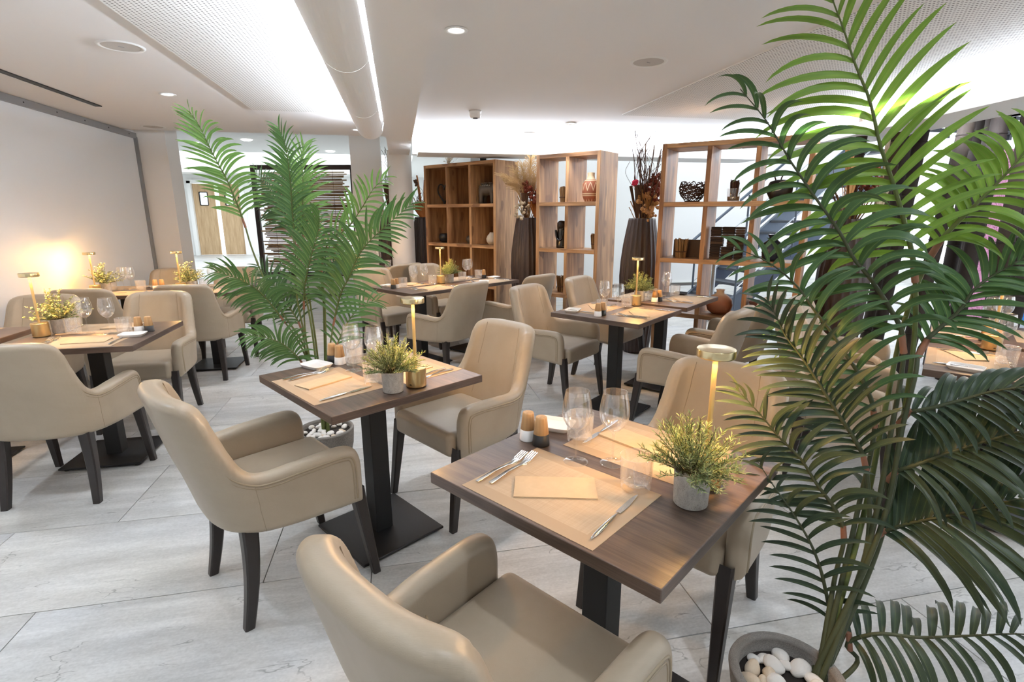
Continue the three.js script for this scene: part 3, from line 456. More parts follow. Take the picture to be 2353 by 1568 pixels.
seatAt('T4b', .50, 0, 'beige leather armchair before the vase between the bookcases', .1, 0);
seatAt('T4b', -.50, 0, 'beige leather armchair in front of the closed bookcase', .0, 0);
seatAt('T5', -.48, 0, 'beige leather armchair left of the right centre table', 0, 0);
seatAt('T5', .50, 0, 'beige leather armchair right of the right centre table', 0, 0);
seatAt('T6', -.48, 0, 'beige leather armchair before the middle bookcase', 0, 0);
seatAt('T6', .50, 0, 'beige leather armchair before the wide bookcase, its back to us', 0, 0);
seatAt('T7', -.62, 0, 'beige leather armchair behind the right palm, left of two', 0, 0);
seatAt('T7b', -.72, 0, 'beige leather armchair behind the right palm, right of two', 0, 0);
seatAt('T9', .46, 0, 'beige leather armchair in front of the round column', -.06, 0);

// ---------- potted palms ----------
const PALM1 = [
  [5, [[-0.496,0.363,-3.016],[-0.574,0.698,-3.032],[-0.673,0.895,-3.053],[-0.74,1.047,-3.067],[-0.795,1.25,-3.078],[-0.803,1.392,-3.08],[-0.847,1.592,-3.042],[-0.87,1.675,-3.0],[-0.888,1.752,-2.957],[-0.903,1.831,-2.913],[-0.925,1.89,-2.87]]],
  [3, [[-0.491,0.363,-3.015],[-0.514,0.698,-3.019],[-0.547,0.992,-3.026],[-0.547,1.277,-3.026],[-0.54,1.43,-2.994],[-0.53,1.553,-2.962],[-0.525,1.658,-2.93],[-0.526,1.759,-2.899],[-0.543,1.83,-2.872]]],
  [3, [[-0.483,0.363,-3.013],[-0.491,0.698,-3.015],[-0.507,1.039,-3.018],[-0.502,1.3,-3.017],[-0.49,1.501,-3.04],[-0.483,1.615,-3.064],[-0.49,1.711,-3.091],[-0.467,1.786,-3.112]]],
  [3, [[-0.496,0.363,-3.016],[-0.512,0.797,-3.019],[-0.538,1.087,-3.024],[-0.563,1.34,-3.03],[-0.634,1.479,-3.147],[-0.701,1.565,-3.263],[-0.795,1.656,-3.385]]],
  [2, [[-0.488,0.363,-3.014],[-0.514,0.698,-3.019],[-0.532,0.944,-3.023],[-0.503,1.071,-2.954],[-0.446,1.222,-2.877],[-0.39,1.356,-2.801],[-0.371,1.432,-2.734]]],
  [3, [[-0.478,0.363,-3.012],[-0.459,0.622,-3.008],[-0.439,0.944,-3.004],[-0.418,1.154,-2.999],[-0.361,1.286,-2.936],[-0.26,1.354,-2.864],[-0.171,1.463,-2.794],[-0.111,1.546,-2.731],[-0.043,1.599,-2.665]]],
  [3, [[-0.476,0.363,-3.011],[-0.437,0.571,-3.003],[-0.393,0.755,-2.994],[-0.376,0.856,-2.991],[-0.321,1.017,-2.935],[-0.269,1.103,-2.88],[-0.218,1.204,-2.826],[-0.172,1.268,-2.773],[-0.095,1.342,-2.713],[-0.023,1.401,-2.654],[0.067,1.475,-2.591]]],
  [3, [[-0.501,0.363,-3.017],[-0.526,0.571,-3.022],[-0.572,0.723,-3.032],[-0.653,0.859,-3.049],[-0.73,1.006,-3.001],[-0.765,1.063,-2.944],[-0.829,1.116,-2.893],[-0.896,1.151,-2.844]]],
  [2, [[-0.507,0.363,-3.018],[-0.53,0.519,-3.023],[-0.577,0.617,-3.033],[-0.591,0.668,-2.984],[-0.645,0.745,-2.945],[-0.715,0.793,-2.908],[-0.802,0.819,-2.875]]],
  [2, [[-0.496,0.363,-3.016],[-0.521,0.622,-3.021],[-0.562,0.822,-3.029],[-0.668,0.996,-3.103],[-0.73,1.082,-3.167],[-0.802,1.148,-3.233]]],
  [3, [[-0.478,0.363,-3.012],[-0.453,0.697,-3.007],[-0.437,0.968,-3.003],[-0.422,1.087,-3.0],[-0.37,1.159,-3.091],[-0.293,1.212,-3.177]]],
  [2, [[-0.478,0.363,-3.012],[-0.439,0.545,-3.004],[-0.379,0.697,-2.991],[-0.309,0.833,-3.045],[-0.223,0.921,-3.094],[-0.134,0.935,-3.144]]],
];
const PALM2 = [
  [4, [[1.242,0.159,-1.068],[1.249,0.525,-1.067],[1.254,0.853,-1.066],[1.245,1.137,-1.068],[1.234,1.297,-1.07],[1.18,1.391,-1.061],[1.13,1.462,-1.051],[1.082,1.521,-1.04],[1.04,1.568,-1.029],[0.986,1.658,-1.02],[0.93,1.722,-1.011],[0.881,1.783,-1.001],[0.841,1.822,-0.989],[0.804,1.862,-0.976]]],
  [3, [[1.236,0.159,-1.069],[1.243,0.525,-1.068],[1.249,0.853,-1.067],[1.24,1.114,-1.069],[1.188,1.192,-1.072],[1.143,1.243,-1.074],[1.099,1.288,-1.076],[1.065,1.316,-1.076],[1.015,1.381,-1.079],[0.932,1.472,-1.088],[0.894,1.512,-1.089],[0.863,1.543,-1.088],[0.832,1.58,-1.088],[0.788,1.629,-1.089],[0.728,1.684,-1.094]]],
  [2, [[1.224,0.159,-1.072],[1.221,0.594,-1.073],[1.201,0.902,-1.077],[1.157,0.999,-1.084],[1.095,1.079,-1.094],[1.046,1.141,-1.101],[1.002,1.189,-1.108],[0.956,1.245,-1.116],[0.915,1.28,-1.121],[0.864,1.314,-1.129],[0.787,1.345,-1.143]]],
  [2, [[1.217,0.159,-1.073],[1.207,0.525,-1.076],[1.195,0.775,-1.078],[1.152,0.84,-1.076],[1.082,0.927,-1.078],[1.033,0.987,-1.077],[0.955,1.083,-1.081],[0.903,1.138,-1.081],[0.871,1.181,-1.075],[0.832,1.234,-1.072]]],
  [2, [[1.211,0.159,-1.075],[1.193,0.412,-1.078],[1.173,0.555,-1.083],[1.142,0.625,-1.089],[1.078,0.709,-1.103],[1.023,0.787,-1.114],[0.962,0.846,-1.127],[0.913,0.903,-1.137],[0.834,0.987,-1.154]]],
  [1, [[1.209,0.128,-1.075],[1.173,0.251,-1.083],[1.136,0.39,-1.082],[1.082,0.516,-1.085],[1.01,0.629,-1.092],[0.942,0.718,-1.098],[0.884,0.798,-1.102]]],
  [4, [[1.249,0.159,-1.067],[1.25,0.593,-1.067],[1.258,0.902,-1.065],[1.269,1.034,-1.063],[1.285,1.093,-1.059],[1.317,1.159,-1.035],[1.331,1.196,-1.016],[1.336,1.248,-0.998],[1.357,1.286,-0.976],[1.376,1.311,-0.955],[1.417,1.354,-0.929]]],
  [4, [[1.249,0.159,-1.067],[1.25,0.593,-1.067],[1.258,0.902,-1.065],[1.265,1.182,-1.063],[1.277,1.345,-1.061],[1.285,1.401,-1.029],[1.287,1.441,-0.998],[1.294,1.488,-0.965],[1.294,1.53,-0.935],[1.302,1.599,-0.902]]],
  [3, [[1.249,0.159,-1.067],[1.243,0.525,-1.068],[1.253,0.79,-1.066],[1.271,0.906,-1.062],[1.301,0.941,-1.019],[1.34,0.978,-0.974],[1.362,1.011,-0.933],[1.381,1.034,-0.892],[1.422,1.057,-0.847]]],
  [3, [[1.249,0.159,-1.067],[1.247,0.455,-1.067],[1.258,0.62,-1.065],[1.271,0.736,-1.062],[1.288,0.785,-1.018],[1.324,0.84,-0.969],[1.361,0.888,-0.921],[1.395,0.934,-0.873],[1.426,0.977,-0.825]]],
  [3, [[1.249,0.159,-1.067],[1.259,0.34,-1.065],[1.258,0.469,-1.065],[1.265,0.55,-1.063],[1.286,0.612,-1.014],[1.302,0.657,-0.966],[1.342,0.705,-0.912],[1.373,0.758,-0.861],[1.422,0.811,-0.806]]],
  [2, [[1.199,0.178,-1.026],[1.192,0.208,-1.028],[1.185,0.231,-1.029],[1.227,0.297,-0.99],[1.319,0.314,-0.94],[1.405,0.347,-0.891],[1.507,0.38,-0.839],[1.577,0.392,-0.794]]],
];
const leafTex = (a, b, c) => tex(64, 64, (u, v) => { const x = Math.abs(u - .5) * 2, mid = 1 - sst(.03, .1, x), st = fbm(u, v, 20, 2, 2, 4) - .5, n = fbm(u, v, 3, 4, 2, 9) - .5; return mix(mix(a, b, .5 + st * 1.1 + n * .7), c, mid * .75); });
const leafM = (a, b, c, tr) => phys({ map: leafTex(a, b, c), roughness: .92, clearcoat: .4, clearcoatRoughness: .38, side: THREE.DoubleSide, transmission: tr, thickness: 0 });
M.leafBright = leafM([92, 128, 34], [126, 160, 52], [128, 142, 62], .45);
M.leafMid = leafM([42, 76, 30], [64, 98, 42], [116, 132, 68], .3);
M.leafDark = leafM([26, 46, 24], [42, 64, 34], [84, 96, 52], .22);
M.leafPale = leafM([88, 134, 54], [122, 164, 82], [164, 182, 114], .4); M.leafFresh = leafM([54, 96, 40], [84, 126, 60], [144, 162, 96], .35);
M.rachis = std({ color: 0x586430, roughness: .6 });
M.cane = std({ color: 0x3d4429, roughness: .6 });
M.sheath = std({ color: 0x8a5f48, roughness: .8 });
// leaflets of unit length along +x, bending to -y, folded along the midrib, with a twist about x
function leafletGeo(droop, twist, fold, width) {
  const n = 9, pos = [], uv = [], idx = []; let x = 0, y = 0, a = .12;
  for (let i = 0; i <= n; i++) {
    const t = i / n; if (i) { a -= droop / n * (1.1 + .5 * t); x += Math.cos(a) / n; y += Math.sin(a) / n; }
    const w = width * Math.pow(Math.sin(Math.PI * Math.min(1, .10 + .90 * t)), .62) * (1 - .15 * t) * (t > .995 ? .02 : 1), tw = twist * (1 - .35 * t), c = Math.cos(tw), s = Math.sin(tw), nx = -Math.sin(a), ny = Math.cos(a), f = w * fold;
    for (const k of [-1, 0, 1]) { const lx = 0, lz = k * w * c + (k ? f * s : 0) * 1, ly = k * w * s - (k ? -f * c : 0); pos.push(x + nx * ly + lx, y + ny * ly, lz); uv.push((k + 1) / 2, t); }
  }
  for (let i = 0; i < n; i++) for (const k of [0, 1]) { const A = i * 3 + k; idx.push(A, A + 1, A + 3, A + 1, A + 4, A + 3); }
  const g = new THREE.BufferGeometry(); g.setAttribute('position', new THREE.Float32BufferAttribute(pos, 3)); g.setAttribute('uv', new THREE.Float32BufferAttribute(uv, 2)); g.setIndex(idx); g.computeVertexNormals(); return g;
}
const leafVar = [.25, .5, .8, 1.15, 1.6].map(d => [...Array(9)].map((_, i) => leafletGeo(d, (i - 4) / 4 * 1.4, .45, .066)));
function palm(name, label, base, fronds, o) {
  const t = thing(name, label, 'palm', [0, 0, 0]); t.position.set(base[0], 0, base[1]);
  const r = rng(o.seed), off = new THREE.Vector3(base[0], 0, base[1]);
  part(t, 'pot', lathe(o.pot, 56), M.planter); part(t, 'soil', cyl(o.soilR, o.soilR, .01, 0, o.soilY - .01, 0, 40), M.soil);
  let count = 0; const rest = [];
  fronds.forEach(([nst, pts], fi) => {
    const cfg = o.fronds[fi] || {}; const mat = cfg.mat || M.leafMid;
    const V = pts.map(p => new THREE.Vector3(...p).sub(off));
    for (let i = 1; i < nst; i++) { const k = o.spread * Math.min(1, 1.6 - i / nst); V[i].x += Math.cos(fi * 2.4) * k; V[i].z += Math.sin(fi * 2.4) * k; }
    V[0].set((V[0].x) * .2 + o.stem[0] + (r() - .5) * .03, o.soilY - .02, V[0].z * .2 + o.stem[1] + (r() - .5) * .03);
    const cv = new THREE.CatmullRomCurve3(V, false, 'centripetal'), total = cv.getLength(); let s0 = 0; { const c2 = new THREE.CatmullRomCurve3(V.slice(0, nst + 1), false, 'centripetal'); s0 = c2.getLength() / total; }
    // stem and rachis as one tapering tube
    const seg = 60, rad = 7, tg = new THREE.TubeGeometry(cv, seg, 1, rad), tp = tg.attributes.position; for (let i = 0; i <= seg; i++) { const u = i / seg, c = cv.getPointAt(u), rr = o.rad * (u < s0 ? 1 - .35 * u / s0 : .65 * (1 - (u - s0) / (1 - s0)) + .1); for (let k = 0; k <= rad; k++) { const j = i * (rad + 1) + k; tp.setXYZ(j, c.x + (tp.getX(j) - c.x) * rr, c.y + (tp.getY(j) - c.y) * rr, c.z + (tp.getZ(j) - c.z) * rr); } }
    tg.computeVertexNormals();
    const fr = part(t, 'frond', tg, o.cane && mat !== M.leafBright ? M.cane : M.rachis);
    { const c = cv.getPointAt(Math.max(0, s0 - .02)), q = cv.getTangentAt(s0), g = cyl(o.rad * .95, o.rad * .85, .05, 0, 0, 0, 10); g.applyQuaternion(new THREE.Quaternion().setFromUnitVectors(new THREE.Vector3(0, 1, 0), q)); g.translate(c.x, c.y, c.z); const sm = part(fr, 'sheath', g, M.sheath); }
    const n = cfg.n || o.n, Lr = total * (1 - s0), Nv = new THREE.Vector3(...(cfg.normal || o.normal || [-.15, .25, 1])).normalize(), down = new THREE.Vector3(0, -1, 0);
    for (let k = 0; k < n; k++) for (const sd of [-1, 1]) {
      const q = (k + .3 + .25 * (sd > 0 ? 1 : 0) + (r() - .5) * .2) / n, u = Math.min(.999, s0 + (1 - s0) * (.02 + .98 * q)); const P = cv.getPointAt(u), T = cv.getTangentAt(u);
      const Bn = new THREE.Vector3().crossVectors(Nv, T).normalize().multiplyScalar(-sd); // sd=+1 right of the rachis
      const al = (cfg.ang || 58) * D * (1 - .55 * q * q) + (r() - .5) * .12; const dir = T.clone().multiplyScalar(Math.cos(al)).addScaledVector(Bn, Math.sin(al)).addScaledVector(Nv, .10 + (r() - .5) * .25).normalize();
      const len = (sd > 0 ? cfg.lr || 1 : 1) * (cfg.len || o.len) * (.55 + .45 * Math.sin(Math.PI * Math.min(1, .18 + q * .75))) * (1 - .35 * q * q * q) * (.92 + .16 * r());
      const droopBase = sd < 0 ? (cfg.dl ?? o.dl) : (cfg.dr ?? o.dr); const di = Math.max(0, Math.min(4, Math.round(droopBase + (r() - .5) * 1.2 - q * .8)));
      let Yv = down.clone().negate(); Yv.addScaledVector(Nv, cfg.tilt ?? .35); Yv.addScaledVector(dir, -Yv.dot(dir)); if (Yv.lengthSq() < 1e-3) Yv.copy(Nv); Yv.normalize(); const Zv = new THREE.Vector3().crossVectors(dir, Yv);
      const nb = Nv.clone().multiplyScalar(cfg.face ?? .8); nb.y += .35; nb.x += (r() - .5) * .5; nb.z += (r() - .5) * .3; let tw = -Math.atan2(nb.dot(Zv), nb.dot(Yv)); if (tw > Math.PI / 2) tw -= Math.PI; if (tw < -Math.PI / 2) tw += Math.PI;
      const g = leafVar[di][Math.max(0, Math.min(8, Math.round(4 + tw / 1.4 * 4)))]; const wide = (cfg.wide || 1) * (o.wide || 1);
      const m4 = new THREE.Matrix4().makeBasis(dir.clone().multiplyScalar(len), Yv.clone().multiplyScalar(len), Zv.clone().multiplyScalar(len * wide)).setPosition(P);
      if (count < 298) { const lm = part(fr, 'leaflet', g, mat); m4.decompose(lm.position, lm.quaternion, lm.scale); count++; }
      else { const gg = g.clone(); gg.applyMatrix4(m4); rest.push([gg, mat]); }
    }
  });
  const byMat = new Map(); for (const [g, m] of rest) { if (!byMat.has(m)) byMat.set(m, []); byMat.get(m).push(g); }
  for (const [m, l] of byMat) { const q = part(t, 'foliage', merge(l), m); q.userData.kind = 'stuff'; }
  return t;
}
palm('potted_palm', 'tall artificial palm in a grey pot behind the table at centre left', [-.47, -2.985], PALM1, {
  spread: .022, seed: 11, n: 21, len: .235, dl: 1.3, dr: 1.3, rad: .0065, wide: .66, stem: [0, 0], soilY: .205, soilR: .135,
  pot: [[0, 0], [.105, 0], [.118, .008], [.148, .13], [.155, .222], [.152, .230], [.140, .230], [.135, .22], [.135, .2], [0, .2]],
  fronds: [
    { mat: M.leafPale, n: 24, dl: .8, dr: 2.2, len: .185 }, { mat: M.leafFresh, n: 26, len: .165, dl: 1.5, dr: 1.2, ang: 50 }, { mat: M.leafPale, n: 24, len: .185, ang: 52 }, { mat: M.leafMid, n: 21, len: .165 }, { mat: M.leafFresh, n: 24, len: .19 },
    { mat: M.leafPale, n: 21, len: .165 }, { mat: M.leafFresh, n: 30, len: .215, dl: 1, dr: 1 }, { mat: M.leafFresh, n: 24, len: .185, dl: 2, dr: 2.5 }, { mat: M.leafFresh, n: 21, len: .165, dl: 2, dr: 2.5 }, { mat: M.leafMid, n: 21, len: .165 }, { mat: M.leafMid, n: 16, len: .15 }, { mat: M.leafFresh, n: 14, len: .165, dl: 1, dr: 1 }, { mat: M.leafFresh, n: 21, len: .19, dl: 1, dr: 1 }] });
palm('potted_palm', 'large artificial palm in a grey pot at the right in the foreground', [.972, -1.0], PALM2, {
  cane: true, spread: .028, normal: [-.74, .22, .64], seed: 23, n: 17, len: .215, dl: 1.5, dr: 1.5, rad: .0085, wide: .7, stem: [.045, .02], soilY: .165, soilR: .125,
  pot: [[0, 0], [.09, 0], [.105, .008], [.135, .13], [.148, .205], [.145, .213], [.126, .213], [.120, .205], [.122, .16], [0, .158]],
  fronds: [
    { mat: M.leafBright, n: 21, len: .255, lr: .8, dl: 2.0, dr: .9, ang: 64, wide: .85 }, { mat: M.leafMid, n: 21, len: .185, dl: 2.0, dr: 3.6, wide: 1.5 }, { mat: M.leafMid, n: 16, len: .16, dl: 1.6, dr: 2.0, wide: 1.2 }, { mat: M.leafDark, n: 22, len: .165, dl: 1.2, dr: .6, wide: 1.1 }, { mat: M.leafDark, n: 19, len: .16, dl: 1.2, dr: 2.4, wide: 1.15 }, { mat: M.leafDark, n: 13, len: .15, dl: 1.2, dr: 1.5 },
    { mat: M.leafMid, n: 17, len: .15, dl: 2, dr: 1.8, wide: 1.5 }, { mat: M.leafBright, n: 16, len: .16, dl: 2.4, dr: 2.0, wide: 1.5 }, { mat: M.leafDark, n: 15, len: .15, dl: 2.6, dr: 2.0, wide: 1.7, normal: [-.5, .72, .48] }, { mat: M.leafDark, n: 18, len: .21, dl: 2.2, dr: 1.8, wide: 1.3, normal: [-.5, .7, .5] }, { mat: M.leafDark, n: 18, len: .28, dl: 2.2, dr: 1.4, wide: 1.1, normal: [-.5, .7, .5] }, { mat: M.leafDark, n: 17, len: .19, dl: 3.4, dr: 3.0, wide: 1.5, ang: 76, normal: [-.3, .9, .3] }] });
// white pebbles in the pots
{
  const gs = [0, 1, 2, 3].map(k => { const g = new THREE.IcosahedronGeometry(1, 3), p = g.attributes.position, r = rng(60 + k), a = [r(), r(), r()].map(v => (v - .5) * .5); for (let i = 0; i < p.count; i++) { const x = p.getX(i), y = p.getY(i), z = p.getZ(i), s = 1 + .12 * Math.sin(2.1 * x + 4 * a[0]) * Math.cos(1.7 * y + 5 * a[1]) + .08 * Math.sin(3 * z + 6 * a[2]); p.setXYZ(i, x * s, y * s, z * s); } g.computeVertexNormals(); return g; });
  const lay = (cx, cz, R, y, n, seed, where, s0) => { const r = rng(seed), put = []; let tries = 0; while (put.length < n && tries++ < 4000) { const a = r() * 6.28, d = Math.sqrt(r()) * R, s = s0 * (.75 + .6 * r()), x = Math.cos(a) * d, z = Math.sin(a) * d; if (Math.hypot(x - .03, z) < .045 || put.some(q => Math.hypot(q[0] - x, q[1] - z) < (q[2] + s) * .74)) continue; put.push([x, z, s]); const m = solo('pebble', gs[Math.floor(r() * 4)], r() < .8 ? M.pebble : M.pebbleWarm, 'smooth white pebble ' + where, 'pebble', 'white pebbles ' + where); m.position.set(cx + x, y + s * .55, cz + z); m.scale.set(s * (1 + .3 * r()), s * .66, s * .85); m.rotation.set((r() - .5) * .6, r() * 6, (r() - .5) * .6); } };
  lay(-.47, -2.985, .115, .203, 26, 5, 'in the pot of the middle palm', .017);
  lay(.972, -1.0, .1, .165, 34, 9, 'in the pot of the right palm', .0225);
}

// ---------- open bookcases ----------
function bookcase(name, label, pos, rot, W, H, Dp, cols, rows, back, mats) {
  const t = thing(name, label, 'bookcase', [pos[0], 0, pos[1]], rot), th = .04, r = rng(Math.round(pos[0] * 100));
  const pc = (w, h, d, x, y, z, nm, m, swap) => part(t, nm, shiftUV(rbox(w, h, d, .002, x, y, z, 1), r() * 3, r() * 3, swap), m);
  pc(th, H, Dp, th / 2, H / 2, -Dp / 2, 'side_panel', mats[0]); pc(th, H, Dp, W - th / 2, H / 2, -Dp / 2, 'side_panel', mats[0]);
  const cw = (W - th) / cols, rh = (H - th) / rows;
  for (let i = 0; i <= rows; i++) pc(W - 2 * th, th, Dp - .004, W / 2, th / 2 + i * rh, -Dp / 2, i === rows ? 'top_board' : 'shelf', mats[1], true);
  for (let c = 1; c < cols; c++) for (let i = 0; i < rows; i++) pc(th - .002, rh - th, Dp - .006, th / 2 + c * cw, th + i * rh + (rh - th) / 2, -Dp / 2, 'divider', mats[0]);
  if (back) for (let c = 0; c < cols; c++) for (let i = 0; i < rows; i++) pc(cw - th, rh - th, .012, th + c * cw + (cw - th) / 2, th + i * rh + (rh - th) / 2, -Dp + .012, 'back_panel', mats[2]);
  t.userData.cell = 0; delete t.userData.cell;
  const cs = Math.cos(rot), sn = Math.sin(rot);
  return (col, row, fx = .5, fz = .5) => { const x = th + col * cw + (cw - th) * fx, z = -Dp * fz; return [pos[0] + x * cs + z * sn, th + row * rh, pos[1] - x * sn + z * cs]; };
}
const c1 = bookcase('bookcase', 'brown wooden bookcase with closed back beside the round column', [.358, -7.464], -52.7 * D, 1.302, 2.05, .42, 3, 4, true, [M.teak, M.teak, M.teak]);
const c2 = bookcase('bookcase', 'narrow open wooden bookcase of two columns in the middle', [1.518, -5.92], -49.3 * D, .792, 2.05, .39, 2, 4, false, [M.teak, M.teak]);
const c3 = bookcase('bookcase', 'wide open wooden bookcase in front of the staircase', [2.304, -4.527], -44 * D, 1.19, 2.02, .38, 3, 4, false, [M.teakPale, M.teak]);

// ---------- ornaments on the shelves ----------
M.ebony = std({ color: 0x17161a, roughness: .3 }); M.ash = std({ color: 0x2b2a2b, roughness: .6 }); M.bronze = std({ color: 0x5d544a, roughness: .45, metalness: .3 }); M.mirrorBit = std({ color: 0xe8ecec, roughness: .1, metalness: 1 }); M.straw = std({ color: 0x8a6a44, roughness: .9 }); M.twig = std({ color: 0x4a3022, roughness: .85 }); M.ivory = std({ color: 0xd8d0c0, roughness: .6 });
function place(o, p, rot = 0) { o.position.set(...p); o.rotation.y = rot; return o; }
{ // heart-shaped wire ornament
  const t = thing('heart_ornament', 'black heart shaped wire ornament in the top left of the closed bookcase', 'ornament'); const pt = []; for (let i = 0; i <= 40; i++) { const a = i / 40 * Math.PI * 2, x = 16 * Math.sin(a) ** 3, y = 13 * Math.cos(a) - 5 * Math.cos(2 * a) - 2 * Math.cos(3 * a) - Math.cos(4 * a); pt.push([x * .0062, y * .0072 + .125, 0]); }
  part(t, 'outline', tube(pt, .008, 80, 8, true), M.ash); const w = []; for (let i = 1; i < 8; i++) w.push(tube([[-.085 + i * .012, .2 - Math.abs(i - 4) * .004, .0], [-.07 + i * .012, .13, .012], [-.03 + i * .004, .03, 0]], .0015, 10, 4)); part(t, 'wires', merge(w), M.ash); place(t, c1(0, 3, .42, .42), -.9); t.scale.setScalar(1.25);
}
{ // elephant
  const t = thing('elephant_figurine', 'dark elephant figurine with mirrored saddle in the closed bookcase', 'figurine');
  const cap = (p, a, b, ra, rb) => { const ax = b[0] - a[0], ay = b[1] - a[1], az = b[2] - a[2], L = ax * ax + ay * ay + az * az; const h = Math.max(0, Math.min(1, ((p[0] - a[0]) * ax + (p[1] - a[1]) * ay + (p[2] - a[2]) * az) / L)); return Math.hypot(p[0] - a[0] - ax * h, p[1] - a[1] - ay * h, p[2] - a[2] - az * h) - (ra + (rb - ra) * h); };
  const sm = (a, b, k) => { const h = Math.max(0, Math.min(1, .5 + .5 * (b - a) / k)); return b + (a - b) * h - k * h * (1 - h); };
  const f = (x, y, z) => { const p = [x, y, Math.abs(z)]; let d = cap([x, y, z], [-.045, .115, 0], [.04, .118, 0], .052, .046); d = sm(d, cap([x, y, z], [.085, .135, 0], [.1, .125, 0], .033, .028), .03); d = sm(d, cap([x, y, z], [.115, .118, 0], [.128, .06, 0], .018, .009), .015); d = sm(d, cap([x, y, z], [.128, .06, 0], [.118, .035, 0], .009, .007), .008); d = sm(d, cap(p, [.045, .09, .026], [.048, .012, .028], .021, .018), .015); d = sm(d, cap(p, [-.06, .09, .028], [-.064, .012, .028], .022, .018), .015); d = sm(d, cap(p, [.07, .14, .032], [.062, .105, .05], .022, .012), .008); d = sm(d, cap([x, y, z], [-.095, .12, 0], [-.105, .06, 0], .006, .004), .008); return Math.max(d, .002 - y); };
  const b = part(t, 'body', surfaceNet(f, [-.13, -.01, -.075], [.16, .19, .075], .006), M.bronze);
  const tk = []; for (const s of [-1, 1]) tk.push(tube([[.105, .105, s * .018], [.125, .085, s * .024], [.142, .09, s * .02]], .004, 8, 6)); part(t, 'tusks', merge(tk), M.ivory);
  const bits = []; for (let i = 0; i < 6; i++) for (let j = 0; j < 5; j++) { const a = -.95 + j * .48, x = -.075 + i * .021 + (j % 2) * .01, g = box(.013, .003, .013); g.rotateY(.78); g.translate(0, .0535, 0); g.rotateX(a); g.translate(x, .116, 0); bits.push(g); } part(t, 'mirror_saddle', merge(bits), M.mirrorBit);
  place(t, c1(2, 3, .42, .40), -52.7 * D + .2); t.scale.setScalar(1.5);
}
place(solo('round_vase', lathe([[0, 0], [.045, 0], [.07, .02], [.082, .06], [.080, .09], [.066, .115], [.058, .118], [.055, .112], [0, .1]], 32), M.ebony, 'round matte black vase on the closed bookcase', 'vase'), c1(0, 2, .40, .4));
place(solo('brown_ball_vase', lathe([[0, 0], [.03, 0], [.052, .03], [.055, .06], [.045, .085], [.02, .1], [.016, .105], [0, .104]], 28), M.bronze, 'small round brown vase on the closed bookcase', 'vase'), c1(1, 2, .48, .5));
place(solo('ivory_vase', lathe([[0, 0], [.04, 0], [.065, .035], [.07, .07], [.055, .11], [.03, .135], [.026, .15], [0, .15]], 28), M.ivory, 'ivory egg shaped vase on the closed bookcase', 'vase'), c1(2, 2, .46, .45));
{ const r = rng(77), cs = []; for (let k = 0; k < 26; k++) { const a = r() * 6.28, R = .03 + r() * .07, h = .05 + r() * .26, q = []; for (let i = 0; i <= 8; i++) { const u = i / 8; q.push([Math.cos(a + u * 5) * R * u, h * u, Math.sin(a + u * 5) * R * u]); } cs.push(tube(q, .0022, 14, 4)); } place(solo('curled_twig_ball', merge(cs), std({ color: 0xe3d2b4, roughness: .8 }), 'pale curly dried twigs on top of the closed bookcase', 'dried twigs'), [c1(0, 0, .6)[0], 2.05, c1(0, 0, .6)[2]]); }
const bundleG = (seed, h, rr) => { const r = rng(seed), l = []; for (let i = 0; i < 60; i++) { const a = r() * 6.28, d = Math.sqrt(r()), R0 = rr * .62, hh = h * (.9 + .2 * r()); l.push(bar([Math.cos(a) * d * rr * .78, 0, Math.sin(a) * d * rr * .78], [Math.cos(a + .15) * d * rr * (1 + .1 * r()), hh, Math.sin(a + .15) * d * rr * (1 + .1 * r())], .0035 + r() * .003, 5)); } return merge(l); };
const bundle = (label, p, seed, h, rr) => { const t = thing('stick_bundle', label, 'ornament', p); part(t, 'sticks', bundleG(seed, h, rr), M.straw); part(t, 'tie', new THREE.TorusGeometry(rr * .86, .005, 6, 24).rotateX(Math.PI / 2).translate(0, h * .35, 0), M.twig); return t; };
bundle('bundle of brown sticks in the top left of the middle bookcase', c2(0, 3, .60, .5), 1, .16, .055);
bundle('bundle of sticks at the right edge of the middle bookcase', c2(1, 2, .72, .5), 2, .16, .05);
bundle('dark stick basket low in the middle bookcase', c2(0, 1, .58, .5), 3, .17, .06);
bundle('pale stick bundle before the brown box on the wide bookcase', c3(0, 2, .45, .3), 4, .16, .055);
{ // patterned bottle: bands and zigzags printed on the glaze
  const bt = tex(512, 512, (u, v) => { const sand = [196, 170, 136], red = [140, 78, 50]; let c = v < .55 ? red : sand; const z = Math.abs(((u * 9) % 1) - .5) * 2; if (v > .5 && v < .555) c = sand; if (v > .535 && v < .55) c = red; if (Math.abs(v - (.33 + z * .13)) < .018) c = sand; if (v > .235 && v < .28) c = sand; if (v > .25 && v < .264) c = red; if (v > .13 && v < .2) { const q = Math.abs(((u * 14) % 1) - .5) * 2; if (v - .13 < .07 * (1 - q)) c = sand; } if (v < .09) c = sand; return c; });
  place(solo('patterned_bottle_vase', lathe([[0, 0], [.058, 0], [.066, .01], [.088, .07], [.09, .12], [.088, .18], [.07, .215], [.045, .24], [.038, .27], [.04, .3], [.034, .302], [.03, .28], [0, .27]], 40), std({ map: bt, roughness: .7 }), 'sand and rust bottle vase with zigzag bands in the middle bookcase', 'vase'), c2(1, 3, .55, .4), 1);
}
